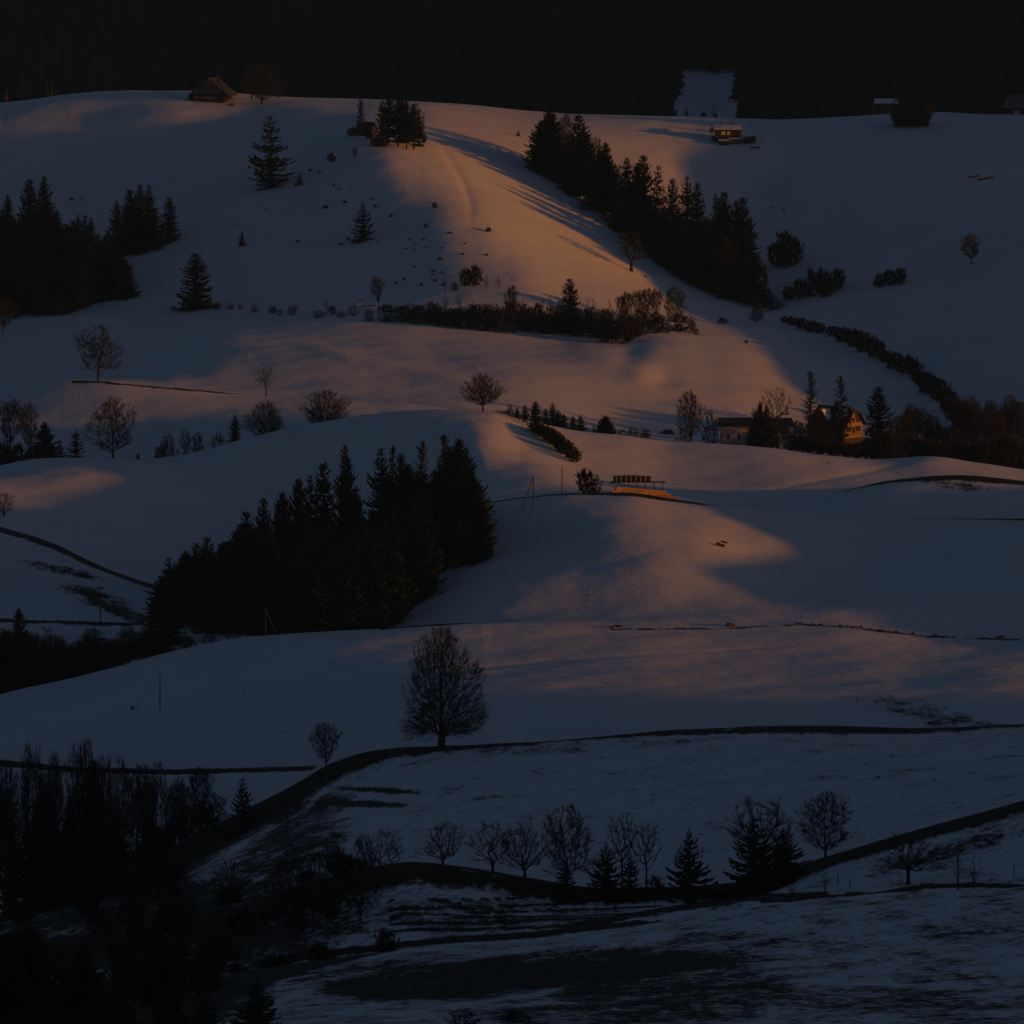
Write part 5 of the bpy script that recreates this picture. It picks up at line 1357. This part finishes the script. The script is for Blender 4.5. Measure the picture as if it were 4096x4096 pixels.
def rock_mesh(seed, mat):
    import bmesh
    r = np.random.default_rng(seed)
    bm = bmesh.new(); bmesh.ops.create_icosphere(bm, subdivisions=2, radius=1.0)
    ph = r.uniform(0, 6, 6)
    for v in bm.verts:
        c = v.co
        v.co = c * (1 + 0.22 * math.sin(3 * c.x + ph[0]) + 0.18 * math.sin(4 * c.y + ph[1]) + 0.15 * math.sin(5 * c.z + ph[2]) + r.uniform(-0.06, 0.06))
    me_ = bpy.data.meshes.new('stone'); bm.to_mesh(me_); bm.free()
    me_.materials.append(mat)
    return me_
ROCK = [rock_mesh(k, M['stone']) for k in range(4)]
def stone(px, row, w, h, label, group=None, y=None, k=0):
    y = y or find_y(px, row)
    g = at(px, y)
    o = bpy.data.objects.new('stone', ROCK[k % 4]); COL.objects.link(o)
    o.location = (g.x, g.y, g.z + h * K * y * 0.25); o.rotation_euler = (0, 0, k * 1.7)
    o.scale = (w * K * y / 2, w * K * y / 2, h * K * y / 2)
    return tag(o, label, 'stone', group)
stone(2920, 2506, 34, 20, 'single big dark stone on the field track above the lit field', k=1)
for k, (px, row, w, h) in enumerate(((3198, 2496, 24, 9), (3250, 2499, 8, 8), (3284, 2503, 22, 8), (3360, 2507, 22, 9), (3388, 2508, 12, 7), (3416, 2512, 30, 9), (3444, 2511, 18, 10), (3477, 2521, 10, 9), (3524, 2524, 20, 12), (3536, 2530, 14, 9), (3560, 2534, 18, 10), (3585, 2535, 20, 12), (3652, 2540, 20, 18), (3738, 2544, 18, 8), (3814, 2553, 12, 7), (4000, 2553, 34, 8))):
    stone(px, row, w, h, 'small dark stone in the line along the right field track', 'stones along the right field track', k=k)
stone(530, 2837, 16, 12, 'lone dark stone left of the thin pole in the big field', k=2)
stone(3310, 1855, 10, 6, 'small stone on the snow right of the timber stack ridge', k=3)

def pole(px, row, top, label, name='utility_pole', y=None, r=0.13, cross=None, stay=None):
    y = y or find_y(px, row)
    g = at(px, y)
    t = empty(name, g); tag(t, label, 'pole')
    h = -(top - HZ) * K * y - g.z
    v, f = tubes(np.array([(0, 0, -0.5)]), np.array([(0, 0, h)]), np.array([r]), np.array([r * 0.7]), 8)
    o = bpy.data.objects.new('mast', np_mesh('mast', v, f, M['wood_dark'])); COL.objects.link(o); o.parent = t
    if cross:
        box('crossarm', -cross, cross, -0.08, 0.08, h - 0.6, h - 0.45, M['wood_dark'], t)
        for s in (-0.9, -0.3, 0.3, 0.9):
            v, f = tubes(np.array([(s * cross, 0, h - 0.45)]), np.array([(s * cross, 0, h - 0.15)]), np.array([0.07]), np.array([0.05]), 6)
            o = bpy.data.objects.new('insulator', np_mesh('insulator', v, f, M['stone'])); COL.objects.link(o); o.parent = t
    if stay:
        p = at(px + stay, y) - g
        v, f = tubes(np.array([(0, 0, h * 0.97)]), np.array([(p.x, 0, p.z)]), np.array([0.10 if abs(stay) < 50 else 0.02]), np.array([0.12 if abs(stay) < 50 else 0.02]), 6)
        o = bpy.data.objects.new('stay', np_mesh('stay', v, f, M['wood_dark'])); COL.objects.link(o); o.parent = t
pole(2133, 2032, 1902, 'slanted two legged wooden pole at the wood edge', stay=-46, r=0.14)
pole(2248, 1985, 1870, 'straight wooden pole left of the big round bush')
pole(640, 2845, 2684, 'thin lone wooden pole standing in the big left field', stay=-120, r=0.11)
pole(402, 2500, 2343, 'wooden pole with round headed crossarm in the left valley', cross=0.75)
pole(1062, 2562, 2432, 'pale wooden pole with stay before the middle wood', y=999, stay=44)
pole(3832, 3562, 3395, 'tall tapering stake beside the dark track at far right', name='stake', r=0.12)
for px, b, t, lab in ((3352, 3545, 3488, 'thin leaning stake below the tall fine crowned tree'), (3400, 3556, 3514, 'short thick post by the dark track'), (3818, 3508, 3470, 'small stake up the snowy bank at right'), (4056, 3510, 3455, 'stake standing in a dark tuft at far right'), (2622, 3668, 3606, 'short dark post in the hollow below the free standing conifer')):
    pole(px, b, t, lab, name='stake', r=0.07)

# ------------------------------------------------------------------ the evening air
def haze():
    lo, hi = float(Z.min()) - 2.0, float(max(Z.max(), 0.0)) + 30.0
    x0, x1 = float(X.min()) - 10, float(X.max()) + 10
    o = box('haze', x0, x1, -30.0, 5520.0, lo, hi, None)
    m = bpy.data.materials.new('evening_haze'); m.use_nodes = True
    nt = m.node_tree; nt.nodes.clear()
    v = nt.nodes.new('ShaderNodeVolumePrincipled'); out = nt.nodes.new('ShaderNodeOutputMaterial')
    v.inputs['Color'].default_value = (0.20, 0.47, 1.0, 1)
    v.inputs['Density'].default_value = HAZE
    v.inputs['Anisotropy'].default_value = 0.0
    nt.links.new(v.outputs[0], out.inputs['Volume'])
    o.data.materials.append(m)
    tag(o, 'thin evening haze in the air over the valley', 'haze', kind='stuff')
HAZE = 5.2e-5
haze()

for px, t_, w, kd, v in ((3268, 1640, 90, 'oval', 1), (3310, 1700, 80, 'oval', 4), (3190, 1680, 70, 'tall', 0)):
    plant(kd, px, 0, t_, w, 'bare_tree', 'leafless garden tree screening the dark front of the lit house', group='garden trees before the house', y=1372, var=v)
